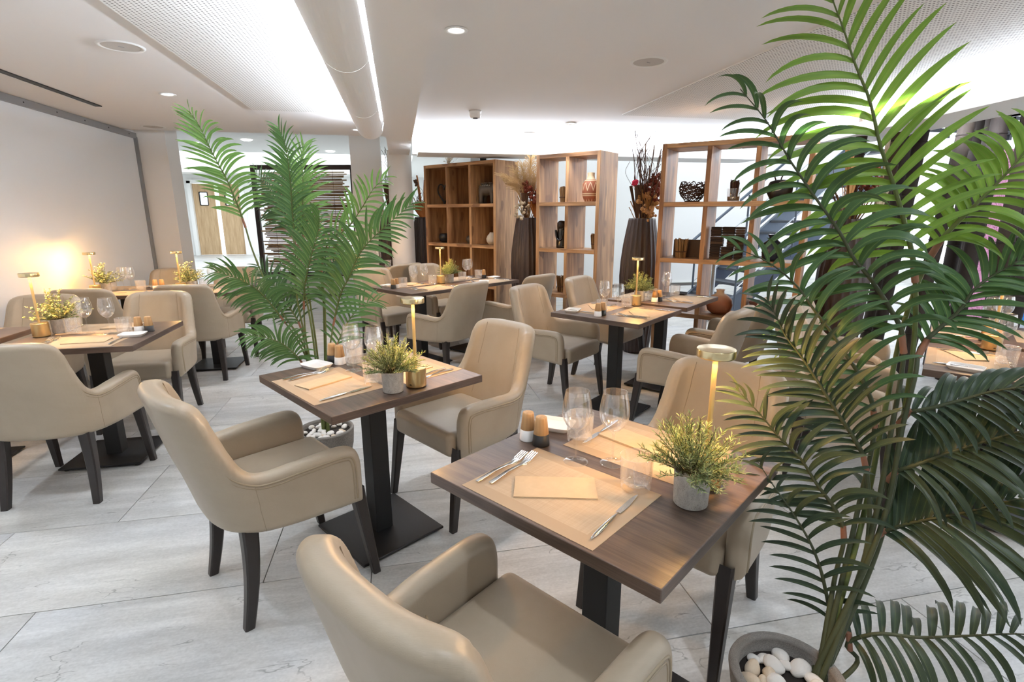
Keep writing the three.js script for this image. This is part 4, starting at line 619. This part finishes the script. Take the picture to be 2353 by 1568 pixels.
{ // seated hooded figure
  const t = thing('hooded_figurine', 'glossy black hooded figurine in the middle bookcase', 'figurine'); const g = lathe([[0, 0], [.07, 0], [.075, .02], [.072, .1], [.066, .16], [.06, .2], [.066, .24], [.062, .28], [.04, .3], [.0, .305]], 32); g.scale(.85, 1, .7); part(t, 'robe', g, std({ color: 0x100f10, roughness: .15 })); const h = new THREE.SphereGeometry(.05, 20, 14); h.scale(.9, 1, .8); h.translate(0, .255, .018); part(t, 'head', h, std({ color: 0x2a201c, roughness: .25 })); const b = tube([[-.05, .2, .045], [-.02, .1, .06], [.02, .09, .06], [.05, .2, .045]], .012, 14, 8); part(t, 'arms', b, std({ color: 0x161314, roughness: .2 })); place(t, c2(0, 2, .60, .42), -.8);
}
{ // twig bowl
  const r = rng(31), l = []; for (let i = 0; i < 260; i++) { const a = r() * 6.28, y0 = .02 + r() * .15, q = [], da = (r() - .5) * 1.6, dy = (r() - .5) * .1; for (let k = 0; k <= 4; k++) { const u = k / 4, y = Math.max(.005, Math.min(.175, y0 + dy * u)), R = .055 + .065 * Math.sin(Math.min(1, y / .12) * 1.57) - .02 * Math.max(0, (y - .12) / .06); q.push([Math.cos(a + da * u) * R, y, Math.sin(a + da * u) * R]); } l.push(tube(q, .0038, 6, 4)); }
  l.push(cyl(.06, .07, .012, 0, 0, 0, 20)); place(solo('twig_bowl', merge(l), M.twig, 'round bowl woven of dark twigs in the wide bookcase', 'bowl'), c3(0, 3, .6, .45));
}
{ const t = thing('glass_with_sticks', 'glass jar holding sand and short sticks in the wide bookcase', 'jar', c3(1, 3, .5, .45)); part(t, 'jar', lathe([[0, 0], [.05, 0], [.052, .004], [.06, .11], [.058, .11], [.05, .006], [0, .006]], 32), M.glass); part(t, 'sand', cyl(.047, .05, .035, 0, .007, 0, 24), std({ color: 0x8c7355, roughness: 1 })); part(t, 'sticks', bundleG(8, .13, .035).translate(0, .04, 0), M.twig); }
{ const t = thing('apple_ornament', 'black apple shaped ornament with a silver leaf in the wide bookcase', 'ornament', c3(2, 3, .42, .45), -.7); const g = lathe([[0, .012], [.03, 0], [.07, .015], [.098, .07], [.1, .11], [.08, .155], [.045, .17], [.015, .155], [0, .15]], 36); g.scale(1, 1, .6); part(t, 'body', g, M.ebony); part(t, 'stalk', tube([[0, .15, 0], [.006, .19, 0], [.02, .215, 0]], .006, 8, 6), M.twig); part(t, 'stalk', tube([[-.03, .155, 0], [-.045, .19, 0], [-.05, .215, 0]], .006, 8, 6), M.twig); const s = new THREE.Shape(); s.moveTo(-.04, -.03); s.bezierCurveTo(-.04, .03, 0, .05, .05, .05); s.bezierCurveTo(.05, 0, .01, -.035, -.04, -.03); const lg = new THREE.ExtrudeGeometry(s, { depth: .003, bevelEnabled: false }); lg.translate(0, .11, .059); part(t, 'leaf', lg, std({ color: 0xb7aea0, roughness: .4, metalness: .4 })); }
{ const t = thing('brown_box', 'flat brown box with a white tag standing in the wide bookcase', 'box', c3(0, 2, .58, .62), -44 * D); part(t, 'case', rbox(.28, .16, .06, .004, 0, .08, 0, 1), std({ color: 0x4b3a30, roughness: .7 })); part(t, 'tag', box(.028, .06, .002, -.11, .11, .031), M.whitePaper); }
{ // panel of stacked driftwood pieces
  const t = thing('driftwood_frame', 'dark frame of stacked driftwood slats in the wide bookcase', 'ornament', c3(1, 2, .45, .45), -44 * D), r = rng(15); const ms = [std({ color: 0x3a2a20, roughness: .8 }), std({ color: 0x54402f, roughness: .8 }), std({ color: 0x2a1f19, roughness: .8 })];
  for (let i = 0; i < 13; i++) { const y = .012 + i * .0215; const hole = i > 4 && i < 9; const segs = hole ? [[-.14, -.03], [.0, .14]] : [[-.14, -.05], [-.045, .06], [.065, .14]]; for (const [a, b] of segs) part(t, 'slat', rbox(b - a - .004, .018 + r() * .004, .05 + r() * .02, .003, (a + b) / 2, y, (r() - .5) * .012, 1), ms[Math.floor(r() * 3)]); }
}
place(solo('blue_black_vase', lathe([[0, 0], [.06, 0], [.075, .03], [.08, .1], [.07, .15], [.035, .18], [.03, .2], [.045, .22], [.04, .222], [0, .2]], 32), std({ color: 0x20283a, roughness: .25 }), 'blue black bottle vase on the wide bookcase', 'vase'), c3(2, 2, .4, .45));
{ const g = lathe([[0, 0], [.06, 0], [.1, .03], [.115, .08], [.105, .13], [.07, .165], [.035, .185], [.032, .21], [.04, .22], [.034, .222], [0, .2]], 36); place(solo('clay_vase', g, std({ roughness: .6, map: tex(64, 256, (u, v) => mix([150, 92, 62], [205, 184, 160], sst(.35, .6, v + (fbm(u, v, 3, 6, 2, 2) - .5) * .1))) }), 'round clay vase low in the wide bookcase', 'vase'), c3(1, 1, .4, .45)); }
{ const t = thing('wooden_crate', 'small brown wooden crate at the foot of the wide bookcase', 'crate', c3(2, 1, .34, .4), -44 * D); part(t, 'crate_box', rbox(.2, .13, .14, .004, 0, .065, 0, 1), std({ color: 0x5a3324, roughness: .6 })); part(t, 'lid', rbox(.21, .018, .15, .004, 0, .138, 0, 1), std({ color: 0x6b3f2c, roughness: .6 })); }
place(solo('succulent', (() => { const r = rng(4), l = []; for (let i = 0; i < 26; i++) { const g = new THREE.ConeGeometry(.012, .07, 5); g.scale(1, 1, .5); g.translate(0, .035, 0); g.rotateX(.3 + r() * .9); g.rotateY(i * 2.4); l.push(g); } return merge(l); })(), std({ color: 0x6d7a6c, roughness: .7 }), 'grey green succulent beside the large right palm', 'plant'), [c3(2, 0, .7, .1)[0], .04, c3(2, 0, .7, .1)[2]]);

// ---------- tall ribbed floor vases with dried arrangements ----------
const ribG = (() => { const prof = [[.0, 0], [.12, 0], [.135, .02], [.165, .3], [.188, .6], [.196, .8], [.19, .95], [.172, 1.12], [.146, 1.28], [.132, 1.36], [.128, 1.38], [.118, 1.38], [.115, 1.34], [.12, 1.2], [0, 1.18]]; const n = 132, pos = [], idx = [], uv = []; prof.forEach(([r, y], k) => { for (let i = 0; i <= n; i++) { const a = i / n * Math.PI * 2, q = k > 0 && k < 11 ? 1 - .055 * Math.pow(Math.abs(Math.sin(a * 11)), .6) + .03 : 1; pos.push(Math.cos(a) * r * q, y, -Math.sin(a) * r * q); uv.push(i / n * 2, y); } }); for (let k = 0; k + 1 < prof.length; k++) for (let i = 0; i < n; i++) { const A = k * (n + 1) + i; idx.push(A, A + 1, A + n + 1, A + 1, A + n + 2, A + n + 1); } const g = new THREE.BufferGeometry(); g.setAttribute('position', new THREE.Float32BufferAttribute(pos, 3)); g.setAttribute('uv', new THREE.Float32BufferAttribute(uv, 2)); g.setIndex(idx); g.computeVertexNormals(); return g; })();
M.vase = std({ roughness: .42, map: tex(256, 512, (u, v) => mix([38, 28, 25], [72, 52, 42], fbm(u, v, 30, 6, 4, 6))) });
const DRY = { pampas: std({ color: 0xcfae7c, roughness: .95 }), rust: std({ color: 0x6e2f1c, roughness: .9 }), brown: std({ color: 0x5a3f2c, roughness: .9 }), straw: std({ color: 0xa87a48, roughness: .9 }), pink: std({ color: 0xc8284a, roughness: .8 }), orange: std({ color: 0xb06a2e, roughness: .8 }), linen: std({ color: 0xb9a88c, roughness: .9 }) };
function bouquet(label, p, seed, o) {
  const t = thing('dried_bouquet', label, 'dried flowers', p), r = rng(seed);
  const wig = (n, h, sp, rad, curl) => { const l = []; for (let i = 0; i < n; i++) { const a = (o.az ?? 0) + r() * 6.28, lean = sp * (.2 + r()), H = h * (.65 + .5 * r()), q = []; for (let k = 0; k <= 7; k++) { const u = k / 7, c = curl * u * u; q.push([Math.cos(a) * lean * u + Math.sin(u * 9 + i) * c * .06, H * u - .1, Math.sin(a) * lean * u + Math.cos(u * 8 + i * 2) * c * .06]); } l.push(tube(q, rad * (.6 + .8 * r()), 18, 4)); } return merge(l); };
  if (o.curl) part(t, 'curly_twigs', wig(o.curl, o.curlH || .75, .16, .0028, 1.2), M.twig);
  if (o.sticks) part(t, 'sticks', wig(o.sticks, o.stickH || .6, .2, .0045, .1), DRY.brown);
  if (o.cane) part(t, 'canes', wig(o.cane, o.caneH || .4, .16, .009, .1), DRY.orange);
  const cloud = (n, cx, cy, cz, R, s, m, nm) => { const l = []; for (let i = 0; i < n; i++) { const g = new THREE.IcosahedronGeometry(s * (.6 + .8 * r()), 0); const a = r() * 6.28, b = Math.acos(2 * r() - 1), d = R * Math.cbrt(r()); g.rotateX(r() * 3); g.translate(cx + Math.cos(a) * Math.sin(b) * d, cy + Math.cos(b) * d * 1.3, cz + Math.sin(a) * Math.sin(b) * d); l.push(g); } part(t, nm, merge(l), m).userData.kind = 'stuff'; };
  for (const f of o.flowers || []) cloud(f[0], f[1], f[2], f[3], f[4], f[5], DRY[f[6]], 'flower_head');
  for (const f of o.pampas || []) { const l = []; for (let i = 0; i < 200; i++) { const u = r(), a = r() * 6.28, y0 = f[3] * u; const L = .12 * (1.1 - u * .5); l.push(tube([[f[0] + f[4] * u * u, f[1] + y0, f[2]], [f[0] + f[4] * u * u + Math.cos(a) * L * .4, f[1] + y0 + L * .8, f[2] + Math.sin(a) * L * .4], [f[0] + f[4] * u * u + Math.cos(a) * L * .9 + f[4] * .3, f[1] + y0 + L * (.9 + .3 * r()), f[2] + Math.sin(a) * L * .9]], .0016, 5, 3)); } part(t, 'pampas_plume', merge(l), DRY.pampas); }
  for (const f of o.fans || []) { const l = []; for (let i = 0; i < 16; i++) { const a = -.55 + i / 15 * 1.1; const g = box(.016, f[3], .003); g.translate(0, f[3] / 2, 0); g.rotateZ(-a * f[4]); g.rotateY(r() * .6 + (f[6] || 0)); g.translate(f[0], f[1], f[2]); l.push(g); } part(t, 'leaf_fan', merge(l), DRY[f[5]]); }
  part(t, 'stalks', wig(o.stalks || 16, .35, .14, .005, .1), DRY.straw);
  return t;
}
let vaseP = null;
function floorVase(label, x, z) { if (!vaseP) { vaseP = solo('floor_vase', ribG, M.vase, label, 'vase', 'tall ribbed dark floor vases'); vaseP.position.set(x, 0, z); } else copy(vaseP, label, [x, 0, z], 0); }
floorVase('tall dark ribbed floor vase between the middle and wide bookcases', 2.40, -5.06);
bouquet('dried bouquet of curly twigs with one red bloom between bookcases', [2.40, 1.36, -5.06], 2, { curl: 26, curlH: .85, sticks: 10, stickH: .8, flowers: [[70, .08, .26, .03, .1, .022, 'rust'], [50, .13, .38, 0, .07, .016, 'rust'], [40, .0, .12, .08, .12, .02, 'straw'], [14, -.12, .36, .04, .022, .02, 'pink']], fans: [[-.08, 0, .05, .34, .5, 'brown'], [.06, 0, .06, .28, .7, 'straw']] });
floorVase('tall dark ribbed floor vase between the closed and middle bookcases', 1.50, -6.25);
bouquet('dried bouquet with a cream pampas plume between two bookcases', [1.50, 1.36, -6.25], 6, { curl: 0, sticks: 6, flowers: [[60, -.02, .34, .04, .07, .018, 'rust'], [70, .1, .25, .08, .09, .02, 'rust'], [40, -.08, .1, .08, .1, .018, 'linen']], pampas: [[-.02, .26, .0, .34, -.06], [.06, .28, .03, .34, .1], [-.1, .2, .05, .24, -.2], [.0, .3, .06, .36, .02], [-.05, .24, -.02, .3, -.12]], fans: [[.08, 0, .08, .22, .9, 'orange'], [-.05, 0, .08, .3, .3, 'brown']] });
floorVase('tall dark ribbed floor vase left of the closed bookcase', .36, -7.95);
bouquet('dried bouquet of orange canes left of the closed bookcase', [.36, 1.36, -7.95], 9, { cane: 7, caneH: .62, curl: 14, curlH: .5, fans: [[-.04, 0, .1, .24, 1.1, 'orange'], [0, 0, .12, .2, 1.4, 'orange']], flowers: [[16, -.1, .5, 0, .03, .016, 'brown']] });
floorVase('tall dark ribbed floor vase right of the wide bookcase', 3.66, -3.80);
bouquet('dried bouquet with straw sheaves and linen leaves behind the right palm', [3.66, 1.36, -3.80], 12, { curl: 8, curlH: .5, sticks: 20, stickH: .5, flowers: [[90, .04, .34, .06, .1, .02, 'rust'], [40, -.12, .12, .1, .05, .016, 'rust']], fans: [[-.12, .12, .08, .36, .45, 'straw'], [-.14, .3, .05, .34, .4, 'straw'], [.16, 0, .1, .3, .8, 'linen'], [.2, .25, .05, .42, .4, 'linen', .4]] });
floorVase('tall dark ribbed floor vase beside the square pillar', -.12, -8.15);
bouquet('bunch of thin dark twigs beside the square pillar', [-.12, 1.36, -8.15], 15, { curl: 16, curlH: .95, fans: [[0, 0, .05, .5, .3, 'brown'], [.05, 0, .05, .45, .3, 'brown']] });

// ---------- bamboo screen in the hall ----------
{
  const t = thing('bamboo_screen', 'bamboo stick screen in a dark brown frame behind the middle palm', 'screen', [-2.53, .3, -10.545], -11.8 * D), W = 1.84, H = 1.97, fm = std({ color: 0x35231f, roughness: .5 });
  part(t, 'frame_post', rbox(.075, H, .06, .004, .037, H / 2, 0, 1), fm); part(t, 'frame_post', rbox(.075, H, .06, .004, W - .037, H / 2, 0, 1), fm); part(t, 'frame_rail', rbox(W - .15, .08, .06, .004, W / 2, H - .04, 0, 1), fm); part(t, 'frame_rail', rbox(W - .15, .08, .06, .004, W / 2, .04, 0, 1), fm);
  const r = rng(8), ms = [0xb08d62, 0x8a6a48, 0xc4a67c, 0x6f5238, 0x9a7a54].map(c => std({ color: c, roughness: .6 })), gs = [.0085, .0105, .0125].map(rr => { const l = [new THREE.CylinderGeometry(rr, rr * 1.05, 1, 8)]; for (const k of [-.36, -.1, .17, .4]) { const q = new THREE.TorusGeometry(rr, rr * .16, 4, 8); q.rotateX(Math.PI / 2); q.translate(0, k, 0); l.push(q); } return merge(l).rotateZ(Math.PI / 2); });
  for (let i = 0; i < 66; i++) { const L = W - .2 - r() * .22, m = part(t, 'bamboo_stick', gs[Math.floor(r() * 3)], ms[Math.floor(r() * 5)]); m.scale.x = L; m.position.set(W / 2 + (r() - .5) * .12, .1 + i * .0268, (r() - .5) * .03); m.rotation.z = (r() - .5) * .012; }
  const ws = []; for (const x of [.35, .9, 1.45]) ws.push(bar([x, .08, .014], [x, H - .08, .014], .003, 5)); part(t, 'wires', merge(ws), M.twig);
  const b = thing('low_bench', 'low white bench under the bamboo screen', 'bench', [-1.63, 0, -10.36], -11.8 * D); part(b, 'slab', rbox(2.1, .06, .5, .006, 0, .27, 0, 1), M.white); part(b, 'plinth', box(1.9, .24, .4, 0, .12, 0), M.paint);
}
// ---------- wooden doors at the end of the hall ----------
for (const [k, x, side] of [[1, -6.62, 1], [2, -5.80, 1]]) {
  const d = thing('door_' + k, k === 1 ? 'pale oak door with square window, left of two in the hall' : 'pale oak door with square window, right of two in the hall', 'door', [x, 0, -20.9]); d.userData.kind = 'structure';
  const w = .68, h = 2.45, wx = -.02, wy = 1.95, ww = .26, wh = .44;
  const mkp = (x0, x1, y0, y1) => box(x1 - x0, y1 - y0, .05, (x0 + x1) / 2, (y0 + y1) / 2, 0);
  const leaf = part(d, 'leaf', merge([mkp(-w / 2, wx - ww / 2, .01, h), mkp(wx + ww / 2, w / 2, .01, h), mkp(wx - ww / 2, wx + ww / 2, .01, wy - wh / 2), mkp(wx - ww / 2, wx + ww / 2, wy + wh / 2, h)]), M.doorWood);
  part(leaf, 'window_frame', merge([box(ww, .03, .07, wx, wy + wh / 2, 0), box(ww, .03, .07, wx, wy - wh / 2, 0), box(.03, wh, .07, wx - ww / 2, wy, 0), box(.03, wh, .07, wx + ww / 2, wy, 0)]), M.blackMetal);
  part(leaf, 'pane', box(ww - .02, wh - .02, .008, wx, wy, 0), M.pane); part(leaf, 'handle', bar([w / 2 - .05, 1.95, .035], [w / 2 - .05, 2.02, .035], .02, 8), M.blackMetal);
}
struct('trim_door', merge([box(.12, 2.55, .3, -7.03, 1.27, -20.9), box(.16, 2.55, .3, -5.36, 1.27, -20.9), box(1.8, .12, .3, -6.2, 2.52, -20.9)]), M.white, 'white frame around the two oak doors', 'door frame');

// ---------- steel staircase behind the wide bookcase ----------
{
  const steel = std({ color: 0x5b6470, roughness: .35, metalness: .5 }), tread = std({ color: 0x4c5058, roughness: .6 }), t = thing('staircase', 'dark steel staircase with bar handrails behind the wide bookcase', 'staircase', [4.7, 0, -7.3], .15);
  const n = 13, run = .25, rise = .185;
  part(t, 'stringer', beamBox([-.05, .05, -.45], [n * run, n * rise + .05, -.45], .05, .26), steel); part(t, 'stringer', beamBox([-.05, .05, .45], [n * run, n * rise + .05, .45], .05, .26), steel);
  for (let i = 0; i < n; i++) part(t, 'tread', rbox(.28, .04, .92, .004, i * run + .1, (i + 1) * rise, 0, 1), tread);
  for (const z of [-.47, .47]) { part(t, 'handrail', bar([-.1, .98, z], [n * run, n * rise + .95, z], .022, 10), steel); for (const k of [.3, .6]) part(t, 'rail_bar', bar([0, k + .05, z], [n * run, n * rise + k, z], .009, 6), M.chrome); for (let i = 0; i <= n; i += 4) part(t, 'baluster', bar([i * run, i * rise + .05, z], [i * run, i * rise + .98, z], .016, 8), steel); }
  const p = thing('newel_post', 'polished steel post at the foot of the staircase', 'post', [4.05, 0, -6.3]); part(p, 'tube', cyl(.03, .03, .98, 0, 0, 0, 20), M.chrome); part(p, 'flange', cyl(.06, .06, .015, 0, 0, 0, 20), M.chrome);
}
// ---------- dark bamboo poles on the right ----------
{
  const ms = [0x2e231b, 0x241a15, 0x3a2c21, 0x4a3a2b].map(c => std({ color: c, roughness: .8 })); const poles = [[4.60, -3.74, 4.36, -3.72, .055, 0], [4.74, -3.60, 4.62, -3.55, .06, 1], [4.90, -3.78, 4.84, -3.72, .052, 0], [5.06, -3.62, 5.08, -3.60, .062, 2], [4.28, -3.84, 4.14, -3.84, .05, 1], [4.20, -3.98, 4.00, -4.0, .055, 3], [5.20, -3.40, 4.90, -3.36, .06, 1], [4.45, -4.12, 4.30, -4.1, .05, 0], [5.28, -3.62, 5.30, -3.6, .058, 0], [5.36, -3.2, 5.12, -3.16, .055, 2], [4.08, -4.24, 3.98, -4.24, .045, 2], [5.46, -3.46, 5.44, -3.44, .06, 1], [4.98, -3.95, 4.94, -3.95, .055, 1], [5.62, -3.9, 5.58, -3.9, .06, 0]];
  const names = ['leftmost front', 'second', 'third', 'fourth', 'thin left', 'pale lower', 'strongly leaning', 'rear', 'straight right', 'rightmost leaning', 'thin rear', 'near right', 'hidden middle', 'farthest right'];
  poles.forEach(([tx, tz, bx, bz, r, m], i) => { const H = 2.285, t = thing('bamboo_pole', `dark bamboo pole, ${names[i]} of the cluster behind the right palm`, 'pole', [bx, 0, bz], 0, 'dark bamboo poles'); const a = [0, 0, 0], b = [(tx - bx) * H / 2.25, H, (tz - bz) * H / 2.25]; part(t, 'culm', bar(a, b, r, 16), ms[m]); const rr = rng(i + 3); for (let y = .25 + rr() * .2; y < H; y += .38 + rr() * .1) { const u = y / H, g = new THREE.TorusGeometry(r, .006, 6, 18); g.rotateX(Math.PI / 2); g.translate(b[0] * u, y, b[2] * u); part(t, 'node', g, ms[1]); } });
}
// ---------- felt wall panels and glazing on the right ----------
{
  const fuzz = tex(256, 256, (u, v) => fbm(u, v, 30, 30, 4, 6), false, [1 / .5, 1 / .5]);
  const panel = (label, x0, x1, z, col) => { const g = box(x1 - x0, 2.15, .08, 0, 1.075, 0); const m = solo('textured_panel', g, std({ color: col, roughness: .95, bumpMap: fuzz, bumpScale: .03 }), label, 'wall panel'); m.position.set((x0 + x1) / 2, .02, z); return m; };
  panel('pink rough textured wall panel behind the bamboo poles', 6.62, 7.60, -5.3, 0xd28fb2); panel('blue rough textured wall panel behind the bamboo poles', 7.63, 9.2, -5.35, 0x3a82d0);
  const w = thing('window_1', 'dark steel framed glazing at the right', 'window', [10.35, 0, -2]); w.userData.kind = 'structure'; const fr = std({ color: 0x22262c, roughness: .4, metalness: .4 });
  for (let i = 0; i <= 6; i++) part(w, 'mullion', box(.08, 3.0, .07, 0, 1.85, -4.6 + i * 1.6), fr); for (const y of [.36, 1.3, 2.25, 2.8, 3.3]) part(w, 'transom', box(.08, .07, 9.7, 0, y, .2), fr);
  for (let i = 0; i < 6; i++) part(w, 'pane', box(.008, 2.9, 1.52, 0, 1.83, -3.8 + i * 1.6), M.pane);
  const g2 = thing('window_2', 'dark window bars high behind the bamboo poles', 'window', [7.6, 0, -6.45]); g2.userData.kind = 'structure'; for (const y of [2.55, 2.75, 2.95]) part(g2, 'transom', box(4.4, .05, .05, 0, y, 0), fr); for (let i = 0; i <= 4; i++) part(g2, 'mullion', box(.05, .6, .05, -2.2 + i * 1.1, 2.75, 0), fr);
}
// windows behind the camera
for (const [k, x] of [[3, 7.18]]) { const w = thing('window_' + k, 'wide window behind the camera', 'window', [x, 0, 3.2]); w.userData.kind = 'structure'; part(w, 'frame', merge([box(3.4, .05, .08, 0, .57, 0), box(3.4, .05, .08, 0, 2.13, 0), box(.05, 1.6, .08, 0, 1.35, 0)]), M.blackMetal); part(w, 'pane', box(3.3, 1.56, .008, 0, 1.35, 0), M.pane); }

// ---------- ceiling fixtures ----------
const dlRing = lathe([[.036, .004], [.040, -.004], [.052, -.006], [.056, -.004], [.057, 0]], 40), dlLens = new THREE.CircleGeometry(.037, 32).rotateX(Math.PI / 2).translate(0, .001, 0);
M.dlGlow = std({ color: 0xffffff, emissive: new THREE.Color(1, .97, .92), emissiveIntensity: 9 });
let dlP = null; const DLI = 2.8;
function downlight(x, z, y, label, on = DLI) {
  if (!dlP) { dlP = thing('downlight', label, 'downlight', [x, y, z], 0, 'round recessed downlights'); part(dlP, 'trim_ring', dlRing, M.white); part(dlP, 'lens', dlLens, M.dlGlow); } else copy(dlP, label, [x, y, z], 0);
  if (on) { const s = new THREE.SpotLight(COOL, on, 0, 62 * D, .6, 2); s.position.set(x, y - .012, z); s.target.position.set(x, 0, z); s.castShadow = true; s.shadow.radius = 2; s.name = 'downlight_beam'; scene.add(s); scene.add(s.target); s.target.name = 'aim'; }
}
downlight(-1.646, -4.70, CEIL - .002, 'lit round downlight above the back left tables');
downlight(.32, -2.85, CEIL - .002, 'lit round downlight right of the ceiling beam');
downlight(-.39, -6.2, CEIL - .002, 'lit small downlight at the far end of the curved lamp');
downlight(1.72, -5.35, CEIL - .002, 'faint lit downlight above the middle bookcase');
downlight(2.55, -4.35, CEIL - .002, 'faint lit downlight above the wide bookcase');
for (const [x, z] of [[-2.35, -2.9], [-1.6, -1.9], [-1.6, .6], [.9, -.35], [.45, 1.6], [2.6, -1.0], [2.7, 1.2], [-2.35, -.2]]) downlight(x, z, CEIL - .002, 'recessed downlight in the ceiling above the camera');
for (const [x, z, n] of [[-3.75, -11.6, 'left'], [-2.65, -11.0, 'middle'], [-1.38, -12.6, 'right']]) { const t = thing('hall_downlight', `cone shaped bright downlight, ${n} of three in the hall`, 'downlight', [x, 2.75, z]); part(t, 'housing', lathe([[.10, 0], [.09, -.01], [.06, -.02], [.0, -.02]], 24), M.dlGlow);  const l = new THREE.SpotLight(COOL, 2.4, 0, 62 * D, .6, 2); l.position.set(x, 2.72, z); l.target.position.set(x, 0, z); l.castShadow = true; l.name = 'hall_light'; scene.add(l, l.target); l.target.name = 'aim'; }
const spkG = lathe([[0, -.003], [.088, -.003], [.09, -.001], [.094, -.005], [.108, -.006], [.112, 0]], 48), spkGr = new THREE.CircleGeometry(.089, 40).rotateX(Math.PI / 2).translate(0, -.0035, 0);
M.grille = std({ color: 0xc9c5bf, roughness: .8 });
for (const [x, z, l] of [[-1.408, -3.47, 'round white ceiling speaker beside the left perforated panel'], [1.494, -3.18, 'round white ceiling speaker right of the beam'], [-2.42, -6.4, 'round white ceiling speaker near the wall pier'], [1.46, -6.1, 'round white ceiling speaker near the far cove']]) { const t = thing('ceiling_speaker', l, 'speaker', [x, CEIL, z], .4, 'round ceiling speakers'); part(t, 'rim', spkG, M.white); part(t, 'grille', spkGr, M.grille); part(t, 'logo_bar', box(.028, .002, .004, 0, -.0045, 0), M.chrome); }
{ const t = thing('smoke_detector', 'white smoke detector on the ceiling beside the beam', 'detector', [.70, CEIL, -4.9]); part(t, 'base', lathe([[0, 0], [.055, 0], [.055, -.012], [.05, -.02], [.05, -.034], [.052, -.035], [.045, -.055], [.036, -.06], [0, -.06]], 32), M.matte); part(t, 'vent', cyl(.046, .046, .004, 0, -.0365, 0, 32), M.grille); part(t, 'eye', cyl(.02, .024, .006, 0, -.064, 0, 20), M.blackPlastic); }
// ---------- curved trough lamp along the beam ----------
{
  const t = thing('trough_lamp', 'long curved white trough lamp hanging beside the ceiling beam', 'lamp', [-.218, 2.235, 0]);
  const arc = (z0, z1) => { const o = [], R = .128, n = 18, a0 = 207 * D, a1 = 330 * D; for (let i = 0; i <= n; i++) { const a = a0 + (a1 - a0) * i / n; o.push([Math.cos(a) * R, Math.sin(a) * R]); } for (let i = n; i >= 0; i--) { const a = a0 + (a1 - a0) * i / n; o.push([Math.cos(a) * (R - .006), Math.sin(a) * (R - .006)]); } const s = new THREE.Shape(o.map(p => new THREE.Vector2(...p))); const g = new THREE.ExtrudeGeometry(s, { depth: z1 - z0, bevelEnabled: false }); g.translate(0, 0, z0); return g; };
  for (const [a, b] of [[-.9, 1.9], [-2.955, -.904], [-4.255, -2.959], [-5.42, -4.259]]) part(t, 'shade', arc(a, b), M.ceilPaint);
  for (const z of [-2.957, -4.257, -5.4, -.9]) part(t, 'bracket', bar([.105, -.07, z], [.122, .02, z], .005, 6), M.white);
  part(t, 'light_strip', box(.03, .012, 7.2, .03, -.075, -1.8), std({ color: 0xffffff, emissive: COOL, emissiveIntensity: 6 }));
  areaLight(-.188, 2.172, -1.8, 7.2, .05, [-.5, 1, 0], COOL, 140);
}
renderer.render(scene, camera);
